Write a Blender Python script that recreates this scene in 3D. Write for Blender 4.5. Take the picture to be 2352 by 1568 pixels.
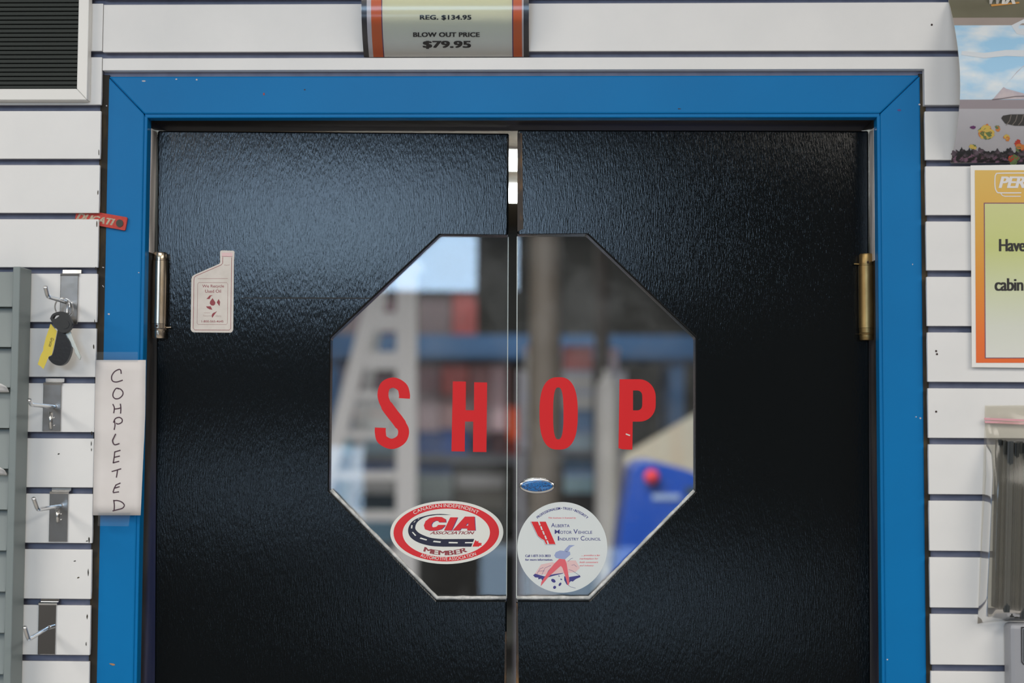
import bpy, bmesh, math, random
from mathutils import Vector, Matrix
random.seed(7)
for o in list(bpy.data.objects): bpy.data.objects.remove(o)
SC = bpy.context.scene
COL = SC.collection

# ------------------------------------------------------------------ camera
CAMZ = 1.60                                   # eye height, metres
YAW, PITCH, ROLL = -0.02739489, 0.05447675, -0.00497073
FPX = 3267.0                                  # 50 mm on a 36 mm sensor, in pixels of a 2352 px frame
CAM = Vector((0.05717719, -1.95302335, CAMZ))
F = Vector((math.sin(YAW)*math.cos(PITCH), math.cos(YAW)*math.cos(PITCH), math.sin(PITCH)))
R0 = Vector((math.cos(YAW), -math.sin(YAW), 0)); U0 = R0.cross(F)
RT = R0*math.cos(ROLL) - U0*math.sin(ROLL); UP = U0*math.cos(ROLL) + R0*math.sin(ROLL)
cam = bpy.data.cameras.new('camera'); camo = bpy.data.objects.new('camera', cam); COL.objects.link(camo)
M = Matrix((RT, UP, -F)).transposed().to_4x4(); M.translation = CAM; camo.matrix_world = M
cam.sensor_width = 36; cam.lens = 36*FPX/2352; cam.clip_start = 0.05; cam.clip_end = 60
cam.dof.use_dof = True; cam.dof.focus_distance = 2.01; cam.dof.aperture_fstop = 2.1
SC.camera = camo

# ------------------------------------------------------------------ world, exposure, large lights
SC.view_settings.view_transform = 'Standard'; SC.view_settings.look = 'None'
SC.view_settings.gamma = 1; SC.view_settings.use_curve_mapping = False
SC.view_settings.exposure = 0.0
wd = bpy.data.worlds.new('sky'); SC.world = wd; wd.use_nodes = True
wd.node_tree.nodes['Background'].inputs[0].default_value = (0.62, 0.78, 1.0, 1)
wd.node_tree.nodes['Background'].inputs[1].default_value = 1.0

def area(name, loc, size, energy, color, target):
    l = bpy.data.lights.new(name, 'AREA'); l.shape = 'RECTANGLE'; l.size, l.size_y = size
    l.energy = energy; l.color = color
    o = bpy.data.objects.new(name, l); COL.objects.link(o); o.location = loc
    o.rotation_euler = (Vector(target)-Vector(loc)).to_track_quat('-Z', 'Y').to_euler()
    return o
# sales room, all behind or above the camera: middle ceiling tubes, two side fills added for frontal light, and the storefront panes whose
# reflections the door paint and the acrylic show in the photograph
WARM = (1.0, 0.935, 0.845); DAY = (0.52, 0.74, 1.0)
area('side_fill_left_offscreen', (-2.3, -2.6, 2.88), (1.1, 3.2), 94, WARM, (-2.3, -2.6, 0))
area('side_fill_right_offscreen', (2.3, -2.6, 2.88), (1.1, 3.2), 93, WARM, (2.3, -2.6, 0))
area('ceiling_tubes_middle_offscreen', (0.0, -1.5, 2.88), (1.4, 0.4), 18, WARM, (0.0, -1.5, 0))
area('storefront_window_upper_offscreen', (-0.71, -4.97, 2.57), (1.57, 0.66), 38, DAY, (-0.71, 0, 2.57))
area('storefront_window_lower_left_offscreen', (-0.78, -4.97, 1.26), (0.6, 0.40), 3.4, DAY, (-0.78, 0, 1.26))
area('storefront_window_lower_right_offscreen', (0.48, -4.97, 0.72), (0.75, 0.50), 3.6, DAY, (0.48, 0, 0.72))
# workshop: an unseen fill light added under the ceiling near the doors, above the picture; the rows in view are the tube_light things
area('workshop_fill_near_offscreen', (-0.6, 2.2, 3.12), (2.6, 0.5), 120, (1.0, 0.95, 0.9), (-0.6, 2.2, 0))

# ------------------------------------------------------------------ helpers
def ray(px, py): return F*FPX + RT*(px-1176) - UP*(py-784)
def W(px, py, Y=0.0, off=0.0):
    d = ray(px, py); t = (Y-CAM.y)/d.y; return CAM + d*t - Vector((0, off, 0))
class Plane:                                  # a vertical plane through two points in plan, seen from the camera side
    def __init__(s, x0, y0, x1, y1):
        s.p = Vector((x0, y0, 0)); s.d = Vector((x1-x0, y1-y0, 0)).normalized(); s.n = Vector((s.d.y, -s.d.x, 0))
        if s.n.y > 0: s.n = -s.n
    def __call__(s, px, py, off=0.0):
        d = ray(px, py); t = (s.p-CAM).dot(s.n)/d.dot(s.n); return CAM + d*t + s.n*off
def flat(Y):
    return lambda px, py, off=0.0: W(px, py, Y, off)

def lin(c):
    return tuple(((v/255)/12.92 if v/255 <= .04045 else ((v/255+.055)/1.055)**2.4) for v in c)
def alb(c, k=0.80):                            # photo colour -> reflectance
    return tuple(min(.9, v/k) for v in lin(c))

MATS = {}
def mat(name, col, rough=.5, metal=0., spec=.5, noise=None, bump=None, emit=None, alpha=None, coat=0, trans=0):
    if name in MATS: return MATS[name]
    m = bpy.data.materials.new(name); m.use_nodes = True; nt = m.node_tree; b = nt.nodes['Principled BSDF']
    b.inputs['Base Color'].default_value = (*col, 1); b.inputs['Roughness'].default_value = rough
    b.inputs['Metallic'].default_value = metal; b.inputs['Specular IOR Level'].default_value = spec
    if coat: b.inputs['Coat Weight'].default_value = coat; b.inputs['Coat Roughness'].default_value = .1
    if emit: b.inputs['Emission Color'].default_value = (*emit[0], 1); b.inputs['Emission Strength'].default_value = emit[1]
    if alpha is not None: b.inputs['Alpha'].default_value = alpha
    tc = nt.nodes.new('ShaderNodeTexCoord')
    def noisenode(scale, st, detail=4):
        mp = nt.nodes.new('ShaderNodeMapping'); mp.inputs['Scale'].default_value = st
        nt.links.new(tc.outputs['Object'], mp.inputs[0])
        n = nt.nodes.new('ShaderNodeTexNoise'); n.inputs['Scale'].default_value = scale; n.inputs['Detail'].default_value = detail
        nt.links.new(mp.outputs[0], n.inputs['Vector']); return n
    if noise:                                  # (scale, stretch, colour2, low, high)
        sc, st, c2, lo, hi = noise
        n = noisenode(sc, st); r = nt.nodes.new('ShaderNodeValToRGB')
        r.color_ramp.elements[0].position = lo; r.color_ramp.elements[0].color = (*col, 1)
        r.color_ramp.elements[1].position = hi; r.color_ramp.elements[1].color = (*c2, 1)
        nt.links.new(n.outputs[0], r.inputs[0]); nt.links.new(r.outputs[0], b.inputs['Base Color'])
    if bump:                                   # list of (scale, stretch, strength, distance)
        prev = None
        for sc, st, strength, dist in bump:
            n = noisenode(sc, st, 3); bp = nt.nodes.new('ShaderNodeBump')
            bp.inputs['Strength'].default_value = strength; bp.inputs['Distance'].default_value = dist
            nt.links.new(n.outputs[0], bp.inputs['Height'])
            if prev: nt.links.new(prev.outputs[0], bp.inputs['Normal'])
            prev = bp
        nt.links.new(prev.outputs[0], b.inputs['Normal'])
    MATS[name] = m; return m

def glassmat(name, tint=(1, 1, 1), ior=1.49, rough=0.0, veil=0.0, veilcol=(1, 1, 1), dust=0.0):
    m = bpy.data.materials.new(name); m.use_nodes = True; nt = m.node_tree
    out = nt.nodes['Material Output']; nt.nodes.remove(nt.nodes['Principled BSDF'])
    tr = nt.nodes.new('ShaderNodeBsdfTransparent'); tr.inputs[0].default_value = (*tint, 1)
    gl = nt.nodes.new('ShaderNodeBsdfGlossy'); gl.inputs['Roughness'].default_value = rough
    fr = nt.nodes.new('ShaderNodeFresnel'); fr.inputs[0].default_value = ior
    mx = nt.nodes.new('ShaderNodeMixShader')
    nt.links.new(fr.outputs[0], mx.inputs[0]); nt.links.new(tr.outputs[0], mx.inputs[1]); nt.links.new(gl.outputs[0], mx.inputs[2])
    last = mx
    if veil:
        df = nt.nodes.new('ShaderNodeBsdfDiffuse'); df.inputs[0].default_value = (*veilcol, 1)
        m2 = nt.nodes.new('ShaderNodeMixShader'); m2.inputs[0].default_value = veil
        if dust:
            tc = nt.nodes.new('ShaderNodeTexCoord'); nz = nt.nodes.new('ShaderNodeTexNoise'); nz.inputs['Scale'].default_value = 14; nz.inputs['Detail'].default_value = 6
            mr = nt.nodes.new('ShaderNodeMapRange'); mr.inputs[1].default_value = .42; mr.inputs[2].default_value = .72; mr.inputs[3].default_value = veil*.4; mr.inputs[4].default_value = veil+dust
            nt.links.new(tc.outputs['Object'], nz.inputs['Vector']); nt.links.new(nz.outputs[0], mr.inputs[0]); nt.links.new(mr.outputs[0], m2.inputs[0])
        nt.links.new(mx.outputs[0], m2.inputs[1]); nt.links.new(df.outputs[0], m2.inputs[2]); last = m2
    nt.links.new(last.outputs[0], out.inputs[0]); MATS[name] = m; return m

def link(name, me, m, parent=None, smooth=False, bevel=0):
    o = bpy.data.objects.new(name, me); COL.objects.link(o)
    if m is not None and not me.materials: me.materials.append(m)
    if smooth:
        for p in me.polygons: p.use_smooth = True
    if parent is not None:
        o.parent = parent
        o.matrix_parent_inverse = Matrix.Translation(-parent.location) if parent.type == 'EMPTY' else Matrix.Identity(4)
    if bevel:
        bv = o.modifiers.new('bevel', 'BEVEL'); bv.width = bevel; bv.segments = 2; bv.limit_method = 'ANGLE'
    return o
def mesh(verts, faces, tri=True):
    me = bpy.data.meshes.new('m')
    bm = bmesh.new(); vs = [bm.verts.new(v) for v in verts]
    for f in faces:
        try: bm.faces.new([vs[i] for i in f])
        except ValueError: pass
    bm.normal_update(); ng = [f for f in bm.faces if len(f.verts) > 4]
    if tri and ng: bmesh.ops.triangulate(bm, faces=ng, ngon_method='EAR_CLIP')
    bmesh.ops.recalc_face_normals(bm, faces=bm.faces)
    bm.to_mesh(me); bm.free(); return me
def join(parts):                               # [(verts, faces)...] -> one
    V, Fc = [], []
    for v, f in parts:
        k = len(V); V += list(v); Fc += [tuple(i+k for i in q) for q in f]
    return V, Fc
def boxg(x0, x1, y0, y1, z0, z1):
    v = [(x, y, z) for x in (x0, x1) for y in (y0, y1) for z in (z0, z1)]
    return v, [(0, 1, 3, 2), (4, 6, 7, 5), (0, 4, 5, 1), (2, 3, 7, 6), (0, 2, 6, 4), (1, 5, 7, 3)]
def prismg(poly, S, o0, o1):                   # polygon in pixels on surface S between two offsets
    n = len(poly); v = [S(x, y, o1) for x, y in poly] + [S(x, y, o0) for x, y in poly]
    f = [tuple(range(n)), tuple(range(2*n-1, n-1, -1))] + [(i, i+n, (i+1) % n+n, (i+1) % n) for i in range(n)]
    return v, f
def flatg(poly, S, off): return [S(x, y, off) for x, y in poly], [tuple(range(len(poly)))]
def ringg(outer, inner, S, o0, o1):
    n = len(outer); v = [S(*p, o1) for p in outer] + [S(*p, o1) for p in inner] + [S(*p, o0) for p in outer] + [S(*p, o0) for p in inner]
    f = []
    for i in range(n):
        j = (i+1) % n
        f += [(i, j, j+n, i+n), (i+2*n, i+3*n, j+3*n, j+2*n), (i, i+2*n, j+2*n, j), (i+n, j+n, j+3*n, i+3*n)]
    return v, f
def ell(cx, cy, rx, ry, n=48, a0=0, rot=0, p=2.0):
    out = []
    for i in range(n):
        a = a0+2*math.pi*i/n; c, s = math.cos(a), math.sin(a)
        x = rx*math.copysign(abs(c)**(2/p), c); y = ry*math.copysign(abs(s)**(2/p), s)
        out.append((cx+x*math.cos(rot)-y*math.sin(rot), cy+x*math.sin(rot)+y*math.cos(rot)))
    return out
def spline(pts, n=6):
    out = []
    for i in range(len(pts)-1):
        p0 = pts[max(i-1, 0)]; p1 = pts[i]; p2 = pts[i+1]; p3 = pts[min(i+2, len(pts)-1)]
        for k in range(n):
            t = k/n
            out.append(tuple(.5*(2*p1[c]+(p2[c]-p0[c])*t+(2*p0[c]-5*p1[c]+4*p2[c]-p3[c])*t*t+(3*p1[c]-p0[c]-3*p2[c]+p3[c])*t**3) for c in range(len(p1))))
    out.append(tuple(pts[-1])); return out
def ribbong(pts, w, S, o1, o0=None):           # stroke of pixel width w along pts
    L, Rr = [], []
    for i, p in enumerate(pts):
        a = pts[max(i-1, 0)]; b = pts[min(i+1, len(pts)-1)]
        dx, dy = b[0]-a[0], b[1]-a[1]; l = math.hypot(dx, dy) or 1
        ww = (w[i] if isinstance(w, (list, tuple)) else w)/2
        L.append((p[0]-dy/l*ww, p[1]+dx/l*ww)); Rr.append((p[0]+dy/l*ww, p[1]-dx/l*ww))
    n = len(pts)
    v = [S(*p, o1) for p in L]+[S(*p, o1) for p in Rr]; f = [(i, i+1, i+1+n, i+n) for i in range(n-1)]
    if o0 is not None:
        v += [S(*p, o0) for p in L]+[S(*p, o0) for p in Rr]
        for i in range(n-1): f += [(i+2*n, i+3*n, i+1+3*n, i+1+2*n), (i, i+2*n, i+1+2*n, i+1), (i+n, i+1+n, i+1+3*n, i+3*n)]
        f += [(0, n, 3*n, 2*n), (n-1, 3*n-1, 4*n-1, 2*n-1)]
    return v, f
def tubeg(path, r, n=10, caps=True):
    path = [Vector(p) for p in path]; V, Fc = [], []; nrm = None
    for i, p in enumerate(path):
        t = (path[min(i+1, len(path)-1)]-path[max(i-1, 0)]).normalized()
        if nrm is None:
            nrm = t.orthogonal().normalized()
        else: nrm = (nrm-t*nrm.dot(t)).normalized()
        b = t.cross(nrm); rr = r[i] if isinstance(r, (list, tuple)) else r
        for k in range(n):
            a = 2*math.pi*k/n; V.append(p+nrm*(math.cos(a)*rr)+b*(math.sin(a)*rr))
    for i in range(len(path)-1):
        for k in range(n): Fc.append((i*n+k, i*n+(k+1) % n, (i+1)*n+(k+1) % n, (i+1)*n+k))
    if caps: Fc += [tuple(range(n)), tuple(range((len(path)-1)*n, len(path)*n))]
    return V, Fc
def latheg(cx, cy, prof, n=28):                # prof: [(z, r)...] about a vertical axis
    return tubeg([(cx, cy, z) for z, r in prof], [max(r, 1e-4) for z, r in prof], n)

def tag(o, label, cat, group=None):
    o['label'] = label; o['category'] = cat
    if group: o['group'] = group
    return o
def thing(name, loc, label, cat, group=None):
    e = bpy.data.objects.new(name, None); COL.objects.link(e); e.location = loc; e.empty_display_size = .02
    return tag(e, label, cat, group)
def struct(o): o['kind'] = 'structure'; return o
def part(name, g, m, parent=None, smooth=False, bevel=0): return link(name, mesh(*g), m, parent, smooth, bevel)

# flat lettering from the built-in font
_T = {}
def textgeo(s, bold=0.0, shear=0.0, space=1.0):
    k = (s, bold, shear, space)
    if k in _T: return _T[k]
    cu = bpy.data.curves.new('t', 'FONT'); cu.body = s; cu.offset = bold; cu.shear = shear; cu.space_character = space
    cu.resolution_u = 4; cu.fill_mode = 'FRONT'
    o = bpy.data.objects.new('t', cu); COL.objects.link(o)
    dg = bpy.context.evaluated_depsgraph_get(); dg.update()
    me = o.evaluated_get(dg).to_mesh()
    v = [(p.co.x, p.co.y) for p in me.vertices]; f = [tuple(p.vertices) for p in me.polygons]
    o.evaluated_get(dg).to_mesh_clear(); bpy.data.objects.remove(o); bpy.data.curves.remove(cu)
    _T[k] = (v, f); return v, f
def textg(s, rect, S, off, bold=0.0, shear=0.0, space=1.0, rot=0.0):
    v, f = textgeo(s, bold, shear, space)
    x0 = min(p[0] for p in v); x1 = max(p[0] for p in v); y0 = min(p[1] for p in v); y1 = max(p[1] for p in v)
    X0, Y0, X1, Y1 = rect; cx, cy = (X0+X1)/2, (Y0+Y1)/2; out = []
    for x, y in v:
        X = X0+(x-x0)/(x1-x0)*(X1-X0); Y = Y1-(y-y0)/(y1-y0)*(Y1-Y0)
        dx, dy = X-cx, Y-cy
        out.append(S(cx+dx*math.cos(rot)-dy*math.sin(rot), cy+dx*math.sin(rot)+dy*math.cos(rot), off))
    return out, f
def textb(s, rect, S, off, bx, by=0., shear=0.0, space=1.0, rot=0.0):
    """heavier lettering: the same line laid a few times with small shifts"""
    x0, y0, x1, y1 = rect; G = []
    for i, dx in enumerate((-bx, 0, bx)):
        for j, dy in enumerate((-by, by) if by else (0,)):
            G.append(textg(s, (x0+bx+dx, y0+by+dy, x1-bx+dx, y1-by+dy), S, off+.000004*(i*2+j), 0, shear, space, rot))
    return join(G)
def lines(items, m, parent):
    for g in items: part('lettering', g, m, parent)
def arctextg(s, path, h, S, off, bold=0.0, heavy=0.0, fill=1.0):
    """letters set along a pixel path, base line on the path; h = cap height in pixels"""
    vv, _ = textgeo('H', bold); H = max(p[1] for p in vv)
    adv = []
    for c in s:
        if c == ' ': adv.append(.33*H); continue
        v, _ = textgeo(c, bold); adv.append(max(p[0] for p in v)-min(p[0] for p in v)+.16*H)
    L = [0]
    for a, b in zip(path, path[1:]): L.append(L[-1]+math.hypot(b[0]-a[0], b[1]-a[1]))
    tot = L[-1]*fill; kx = tot/sum(adv); ky = h/H; pos = (L[-1]-tot)/2; G = []
    for c, a in zip(s, adv):
        d = pos+a*kx/2; pos += a*kx
        if c == ' ': continue
        i = max(0, min(len(L)-2, next((k for k in range(len(L)-1) if L[k+1] >= d), len(L)-2)))
        t = (d-L[i])/(L[i+1]-L[i]); P, Q = path[i], path[i+1]
        x, y = P[0]+(Q[0]-P[0])*t, P[1]+(Q[1]-P[1])*t
        an = math.atan2(Q[1]-P[1], Q[0]-P[0]); ca, sa = math.cos(an), math.sin(an)
        v, f = textgeo(c, bold); xm = (max(p[0] for p in v)+min(p[0] for p in v))/2
        for q, hx in enumerate((-heavy, 0, heavy) if heavy else (0,)):
            G.append(([S(x+hx*ca+(p[0]-xm)*kx*ca+p[1]*ky*sa, y+hx*sa+(p[0]-xm)*kx*sa-p[1]*ky*ca, off+.000004*q) for p in v], f))
    return join(G)

# ------------------------------------------------------------------ materials
V3 = (1, 1, 1)
m_slat = mat('white_laminate', (.76, .755, .745), .42, noise=(9, V3, (.70, .70, .695), .35, .75), bump=[(900, V3, .12, .0004)])
m_groove = mat('groove_backing', (.30, .31, .41), .5, noise=(40, V3, (.24, .25, .34), .4, .7))  # backing wall colour, darker and bluer than the slats
m_mdf = mat('raw_board', (.022, .018, .012), .8, noise=(60, (1, 1, .3), (.07, .048, .02), .5, .7))
m_blue = mat('blue_gloss_paint', (.0005, .165, .43), .42, spec=.2, noise=(5, V3, (.001, .15, .395), .35, .7), bump=[(160, (1, 1, .5), .10, .001), (18, V3, .06, .004)])
m_black = mat('black_paint', (.003, .0045, .0055), .11, spec=.30, bump=[(1.0, (760, 760, 115), .30, .0008), (1.0, (60, 60, 30), .07, .002)])
m_worn = mat('worn_edge', (.03, .02, .013), .6, noise=(45, (1, 1, .4), (.20, .105, .035), .5, .72))
m_jamb = mat('dark_jamb', (.028, .026, .026), .32, noise=(30, (3, 1, .2), (.08, .075, .075), .45, .75), bump=[(60, (1, 1, .2), .2, .001)])
m_strip = mat('bare_aluminium', (.30, .285, .275), .4, .1, noise=(26, (3, 3, .35), (.78, .74, .72), .34, .66), bump=[(80, (1, 1, .15), .15, .001)])
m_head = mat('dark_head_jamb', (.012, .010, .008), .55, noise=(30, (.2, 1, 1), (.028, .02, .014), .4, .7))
m_pane = glassmat('clear_acrylic', (.97, .98, .98), 1.585, .0, .012, (.8, .82, .82), .03)
m_edge = mat('polished_acrylic_edge', (.55, .60, .57), .25, spec=.6)
m_bead = mat('clear_sealant', (.42, .43, .42), .35, noise=(90, V3, (.66, .66, .64), .4, .65), bump=[(220, V3, .5, .002)])
m_red = mat('red_vinyl', (.64, .012, .014), .5, spec=.3)
m_white = mat('white_vinyl', (.74, .745, .70), .4)
m_ired = mat('ink_red', (.66, .014, .018), .45)
m_ipink = mat('ink_soft_red', (.72, .12, .15), .5)
m_inavy = mat('ink_navy', (.012, .012, .035), .45)
m_ipurp = mat('ink_violet_blue', (.05, .045, .22), .5)
m_iblack = mat('ink_black', (.012, .010, .010), .5)
m_imaroon = mat('ink_maroon', (.27, .045, .055), .55)
m_ihand = mat('ink_marker', (.055, .02, .035), .6)
m_cream = mat('sticker_cream', (.66, .61, .56), .55, noise=(60, V3, (.60, .55, .50), .4, .7))
m_paper = mat('paper_white', (.70, .665, .65), .75, noise=(14, V3, (.63, .595, .575), .4, .75))
m_chrome = mat('chrome', (.72, .72, .72), .16, 1.0)
m_zinc = mat('zinc_plate', (.50, .50, .50), .24, 1.0, noise=(40, V3, (.36, .35, .33), .4, .7), bump=[(30, V3, .06, .003)])
m_brassn = mat('worn_nickel_brass', (.60, .52, .42), .24, 1.0, noise=(50, (1, 1, .4), (.42, .33, .22), .45, .72))
m_brass = mat('aged_brass', (.42, .30, .13), .42, 1.0, noise=(50, (1, 1, .5), (.28, .19, .08), .4, .72))
m_rust = mat('rust_dark', (.03, .012, .008), .8)
m_plast = mat('black_plastic', (.014, .014, .013), .45)
m_leather = mat('black_fob', (.007, .007, .008), .32, bump=[(300, V3, .1, .001)])
m_yellow = mat('yellow_tag', (.62, .50, .07), .7)
m_seam = mat('matte_filler', (.006, .007, .008), .6)
m_dred = mat('red_rubber_tag', (.52, .035, .014), .5, noise=(200, V3, (.42, .025, .012), .4, .7))
m_tagtxt = mat('tag_lettering', (.50, .42, .31), .6, noise=(400, V3, (.36, .28, .2), .4, .6))
m_rack = mat('grey_rack_enamel', (.20, .235, .235), .45, bump=[(700, V3, .12, .0005)])
m_rackp = m_rack
m_frame = mat('white_frame', (.78, .775, .75), .4)
m_felt = mat('black_felt', (.034, .040, .037), .9, bump=[(1500, V3, .3, .0006)])
m_feltb = m_felt
m_floor = mat('floor_tile', (.42, .40, .37), .5, noise=(3, V3, (.36, .34, .32), .4, .7))
m_ceil = mat('ceiling_tile', (.38, .37, .36), .9, noise=(40, V3, (.33, .32, .31), .4, .7))
m_room = mat('room_wall', (.16, .155, .15), .8, noise=(2, V3, (.13, .125, .12), .4, .7))
m_shopw = mat('workshop_wall', (.050, .048, .045), .8, noise=(1.5, V3, (.035, .036, .036), .4, .7))
m_shopc = mat('workshop_ceiling', (.20, .15, .09), .85, noise=(3, V3, (.15, .11, .07), .4, .7))
m_conc = mat('concrete', (.22, .21, .20), .7, noise=(4, V3, (.16, .16, .155), .4, .7))
m_tape = glassmat('clear_tape', (.97, .98, .98), 1.25, .3, .05, (.7, .75, .8))

# ------------------------------------------------------------------ room shells
OPX0, OPX1 = W(331, 300, .03).x, W(2021, 300, .03).x     # clear opening between the jambs
HEADZ = W(1176, 262, .012).z
CASL, CASR = -.56744714, .56744714                        # outer edges of the blue casing
TOPZ = CAMZ + .47863732
WT0, WT1 = .014, .115
struct(part('floor', boxg(-3.5, 3.5, -5.2, .13, -.08, 0), m_floor))
struct(part('ceiling', boxg(-3.5, 3.5, -5.2, WT0, 2.93, 3.0), m_ceil))
struct(part('wall_left', boxg(-3.5, -3.4, -5.1, .11, 0, 2.93), m_room))
struct(part('wall_right', boxg(3.4, 3.5, -5.1, .11, 0, 2.93), m_room))
struct(part('wall_front', boxg(-3.4, 3.4, -5.1, -5.0, 0, 2.93), m_room))
struct(part('floor_workshop', boxg(-5, 5, .13, 10.3, -.08, 0), m_conc))
struct(part('ceiling_workshop', boxg(-5, 5, WT1, 10.3, 3.2, 3.28), m_shopc))
struct(part('wall_workshop_left', boxg(-5, -4.9, WT1, 10.2, 0, 3.2), m_shopw))
struct(part('wall_workshop_right', boxg(4.9, 5, WT1, 10.2, 0, 3.2), m_shopw))

# the slatwall: backing wall with the doorway, individual slats as children
ow = .012
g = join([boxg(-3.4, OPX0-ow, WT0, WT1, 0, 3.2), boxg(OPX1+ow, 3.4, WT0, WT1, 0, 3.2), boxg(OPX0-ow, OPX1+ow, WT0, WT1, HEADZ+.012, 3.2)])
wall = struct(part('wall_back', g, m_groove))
PITCHZ = .0762; GR = .0088
LX1 = CASL-.0058; RX0 = CASR+.0032
ZL0 = CAMZ + .50801773; ZR0 = CAMZ + .50633643
def slatg(x0, x1, z0, z1):                     # T section: front lip with hollow slots behind its edges
    web = .011
    c = [(0, z0), (0, z1), (.005, z1), (.005, z1-web), (.0138, z1-web), (.0138, z0+web), (.005, z0+web), (.005, z0)]
    k0 = .0045 if abs(x0-RX0) < 1e-6 else 0; k1 = .0045 if abs(x1-LX1) < 1e-6 else 0
    v = [(x0+(k0 if y > .006 else 0), y, z) for y, z in c]+[(x1-(k1 if y > .006 else 0), y, z) for y, z in c]
    f = [tuple(range(8)), tuple(range(15, 7, -1))]+[(i, i+8, (i+1) % 8+8, (i+1) % 8) for i in range(8)]
    return v, f
H = PITCHZ-GR
sl_me = mesh(*slatg(-1.25, LX1, -H, 0)); sr_me = mesh(*slatg(RX0, 1.25, -H, 0)); sl_me.materials.append(m_slat); sr_me.materials.append(m_slat)
for i in range(-4, 20):
    o = link('slat', sl_me, None, wall, bevel=.0007); o.location.z = ZL0-i*PITCHZ-GR/2
for i in range(1, 20):
    o = link('slat', sr_me, None, wall, bevel=.0007); o.location.z = ZR0-i*PITCHZ-GR/2
zb = W(1176, 160, 0).z
for i in range(-4, 0):
    z1 = ZR0-i*PITCHZ-GR/2
    part('slat', slatg(LX1+.0008, 1.25, z1-H, z1), m_slat, wall, bevel=.0007)
z1 = ZR0-GR/2; z0 = z1-H                        # the slat notched round the doorway
v = [(LX1+.0008, z1), (LX1+.0008, zb), (RX0, zb), (RX0, z0), (1.25, z0), (1.25, z1)]
vv = [(x, 0, z) for x, z in v]+[(x, .012, z) for x, z in v]
part('slat', (vv, [tuple(range(6)), tuple(range(11, 5, -1))]+[(i, i+6, (i+1) % 6+6, (i+1) % 6) for i in range(6)]), m_slat, wall, bevel=.0007)
for px, py in ((2140, 57), (2150, 945), (2152, 813), (2150, 806)):
    c = W(px, py, 0); part('screw_hole', latheg(0, 0, [(0, .0014), (.0005, .0014)], 10), m_rust, wall).matrix_local = Matrix.Translation((c.x, -.0002, c.z)) @ Matrix.Rotation(math.pi/2, 4, 'X')
# raw board edges round the doorway opening (the cut wall behind the casing)
struct(part('trim_4', boxg(LX1-.004, CASL+.002, .0096, .0139, 0, TOPZ+.002), m_mdf))
struct(part('trim_5', boxg(CASR-.002, RX0+.004, .0105, .0139, 0, TOPZ+.002), m_mdf))

# blue casing, mitred at the corners
CF = .0095                                      # front face
Sc = flat(CF)
def cx(px, py): p = Sc(px, py); return p.x, p.z
INL, INR = W(331, 262, CF).x, W(2022, 262, CF).x
INZ = W(1176, 261, CF).z
def casing(name, poly):
    v = [(x, CF, z) for x, z in poly]+[(x, .032, z) for x, z in poly]; n = len(poly)
    return struct(part(name, (v, [tuple(range(n)), tuple(range(2*n-1, n-1, -1))]+[(i, i+n, (i+1) % n+n, (i+1) % n) for i in range(n)]), m_blue, bevel=.0022))
e = .0003
casing('trim_1', [(CASL+e, TOPZ), (CASR-e, TOPZ), (INR-e, INZ), (INL+e, INZ)])
casing('trim_2', [(CASL, 0), (CASL, TOPZ-e), (INL, INZ-e), (INL, 0)])
casing('trim_3', [(CASR, 0), (INR, 0), (INR, INZ-e), (CASR, TOPZ-e)])
# jambs: painted edge bead, dark reveal, bare strips above the hinges
jl, jr = INL+.003, INR-.003
struct(part('trim_6', boxg(OPX0-.0118, jl, .0325, .114, 0, HEADZ+.0118), m_jamb))
struct(part('trim_7', boxg(jr, OPX1+.0118, .0325, .114, 0, HEADZ+.0118), m_jamb))
struct(part('trim_8', boxg(jl+.0003, jr-.0003, .0325, .114, INZ-.003, HEADZ+.0118), m_head))
struct(part('trim_9', boxg(INL-.006, jl+.0012, .012, .0322, 0, INZ-.002), m_blue, bevel=.0015))
struct(part('trim_10', boxg(jr-.0012, INR+.006, .012, .0322, 0, INZ-.002), m_blue, bevel=.0015))
struct(part('trim_11', boxg(INL, INR, .012, .0322, INZ-.005, INZ+.006), m_blue, bevel=.0015))

# ------------------------------------------------------------------ the two swing doors
YD = .060; TH = .032
xl0 = W(358, 600, YD).x; xr1 = W(1995, 600, YD).x
PL = Plane(xl0, YD, xl0+.49, YD+.019)           # left leaf hangs slightly open into the workshop
PR = Plane(xr1, YD+.004, xr1-.49, YD-.005)
def bot(S, px):                                 # pixel row where the leaf ends, 12 mm above the floor
    lo, hi = 1568, 9000
    for _ in range(40):
        mid = (lo+hi)/2
        if S(px, mid).z > .012: lo = mid
        else: hi = mid
    return lo
dl = thing('door_1', (xl0, YD, 0), 'black painted swing door leaf with the bottle-shaped sticker', 'door'); dl['kind'] = 'structure'
dr = thing('door_2', (xr1, YD, 0), 'black painted swing door leaf with round white council sticker on its window', 'door'); dr['kind'] = 'structure'
OL = [(1012, 538), (759, 776), (755, 1127), (1001, 1378)]
OR = [(1348, 537), (1598, 775), (1598, 1129), (1355, 1378)]
def leaf(S, hinge_top, top, oct_, hinge_b, free_t, free_b, oy0, oy1, fx):
    """C-shaped outline: hinge side, top, meeting edge, window notch, meeting edge, bottom"""
    by = bot(S, hinge_b)
    return [hinge_top, top, (fx[0], oy0)]+oct_+[(fx[1], oy1), (free_b, by), (hinge_b, by)]
pl = leaf(PL, (362, 300), (1169, 306), OL, 343, 1169, 1158, 539.5, 1378, (1167.5, 1164))
pr = leaf(PR, (1995, 300), (1189, 298), OR, 2006, 1189, 1181, 538, 1378, (1188, 1185.5))
part('door_panel', prismg(pl, PL, -TH, 0), m_black, dl, bevel=.0022)
part('door_panel', prismg(pr, PR, -TH, 0), m_black, dr, bevel=.0022)
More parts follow.
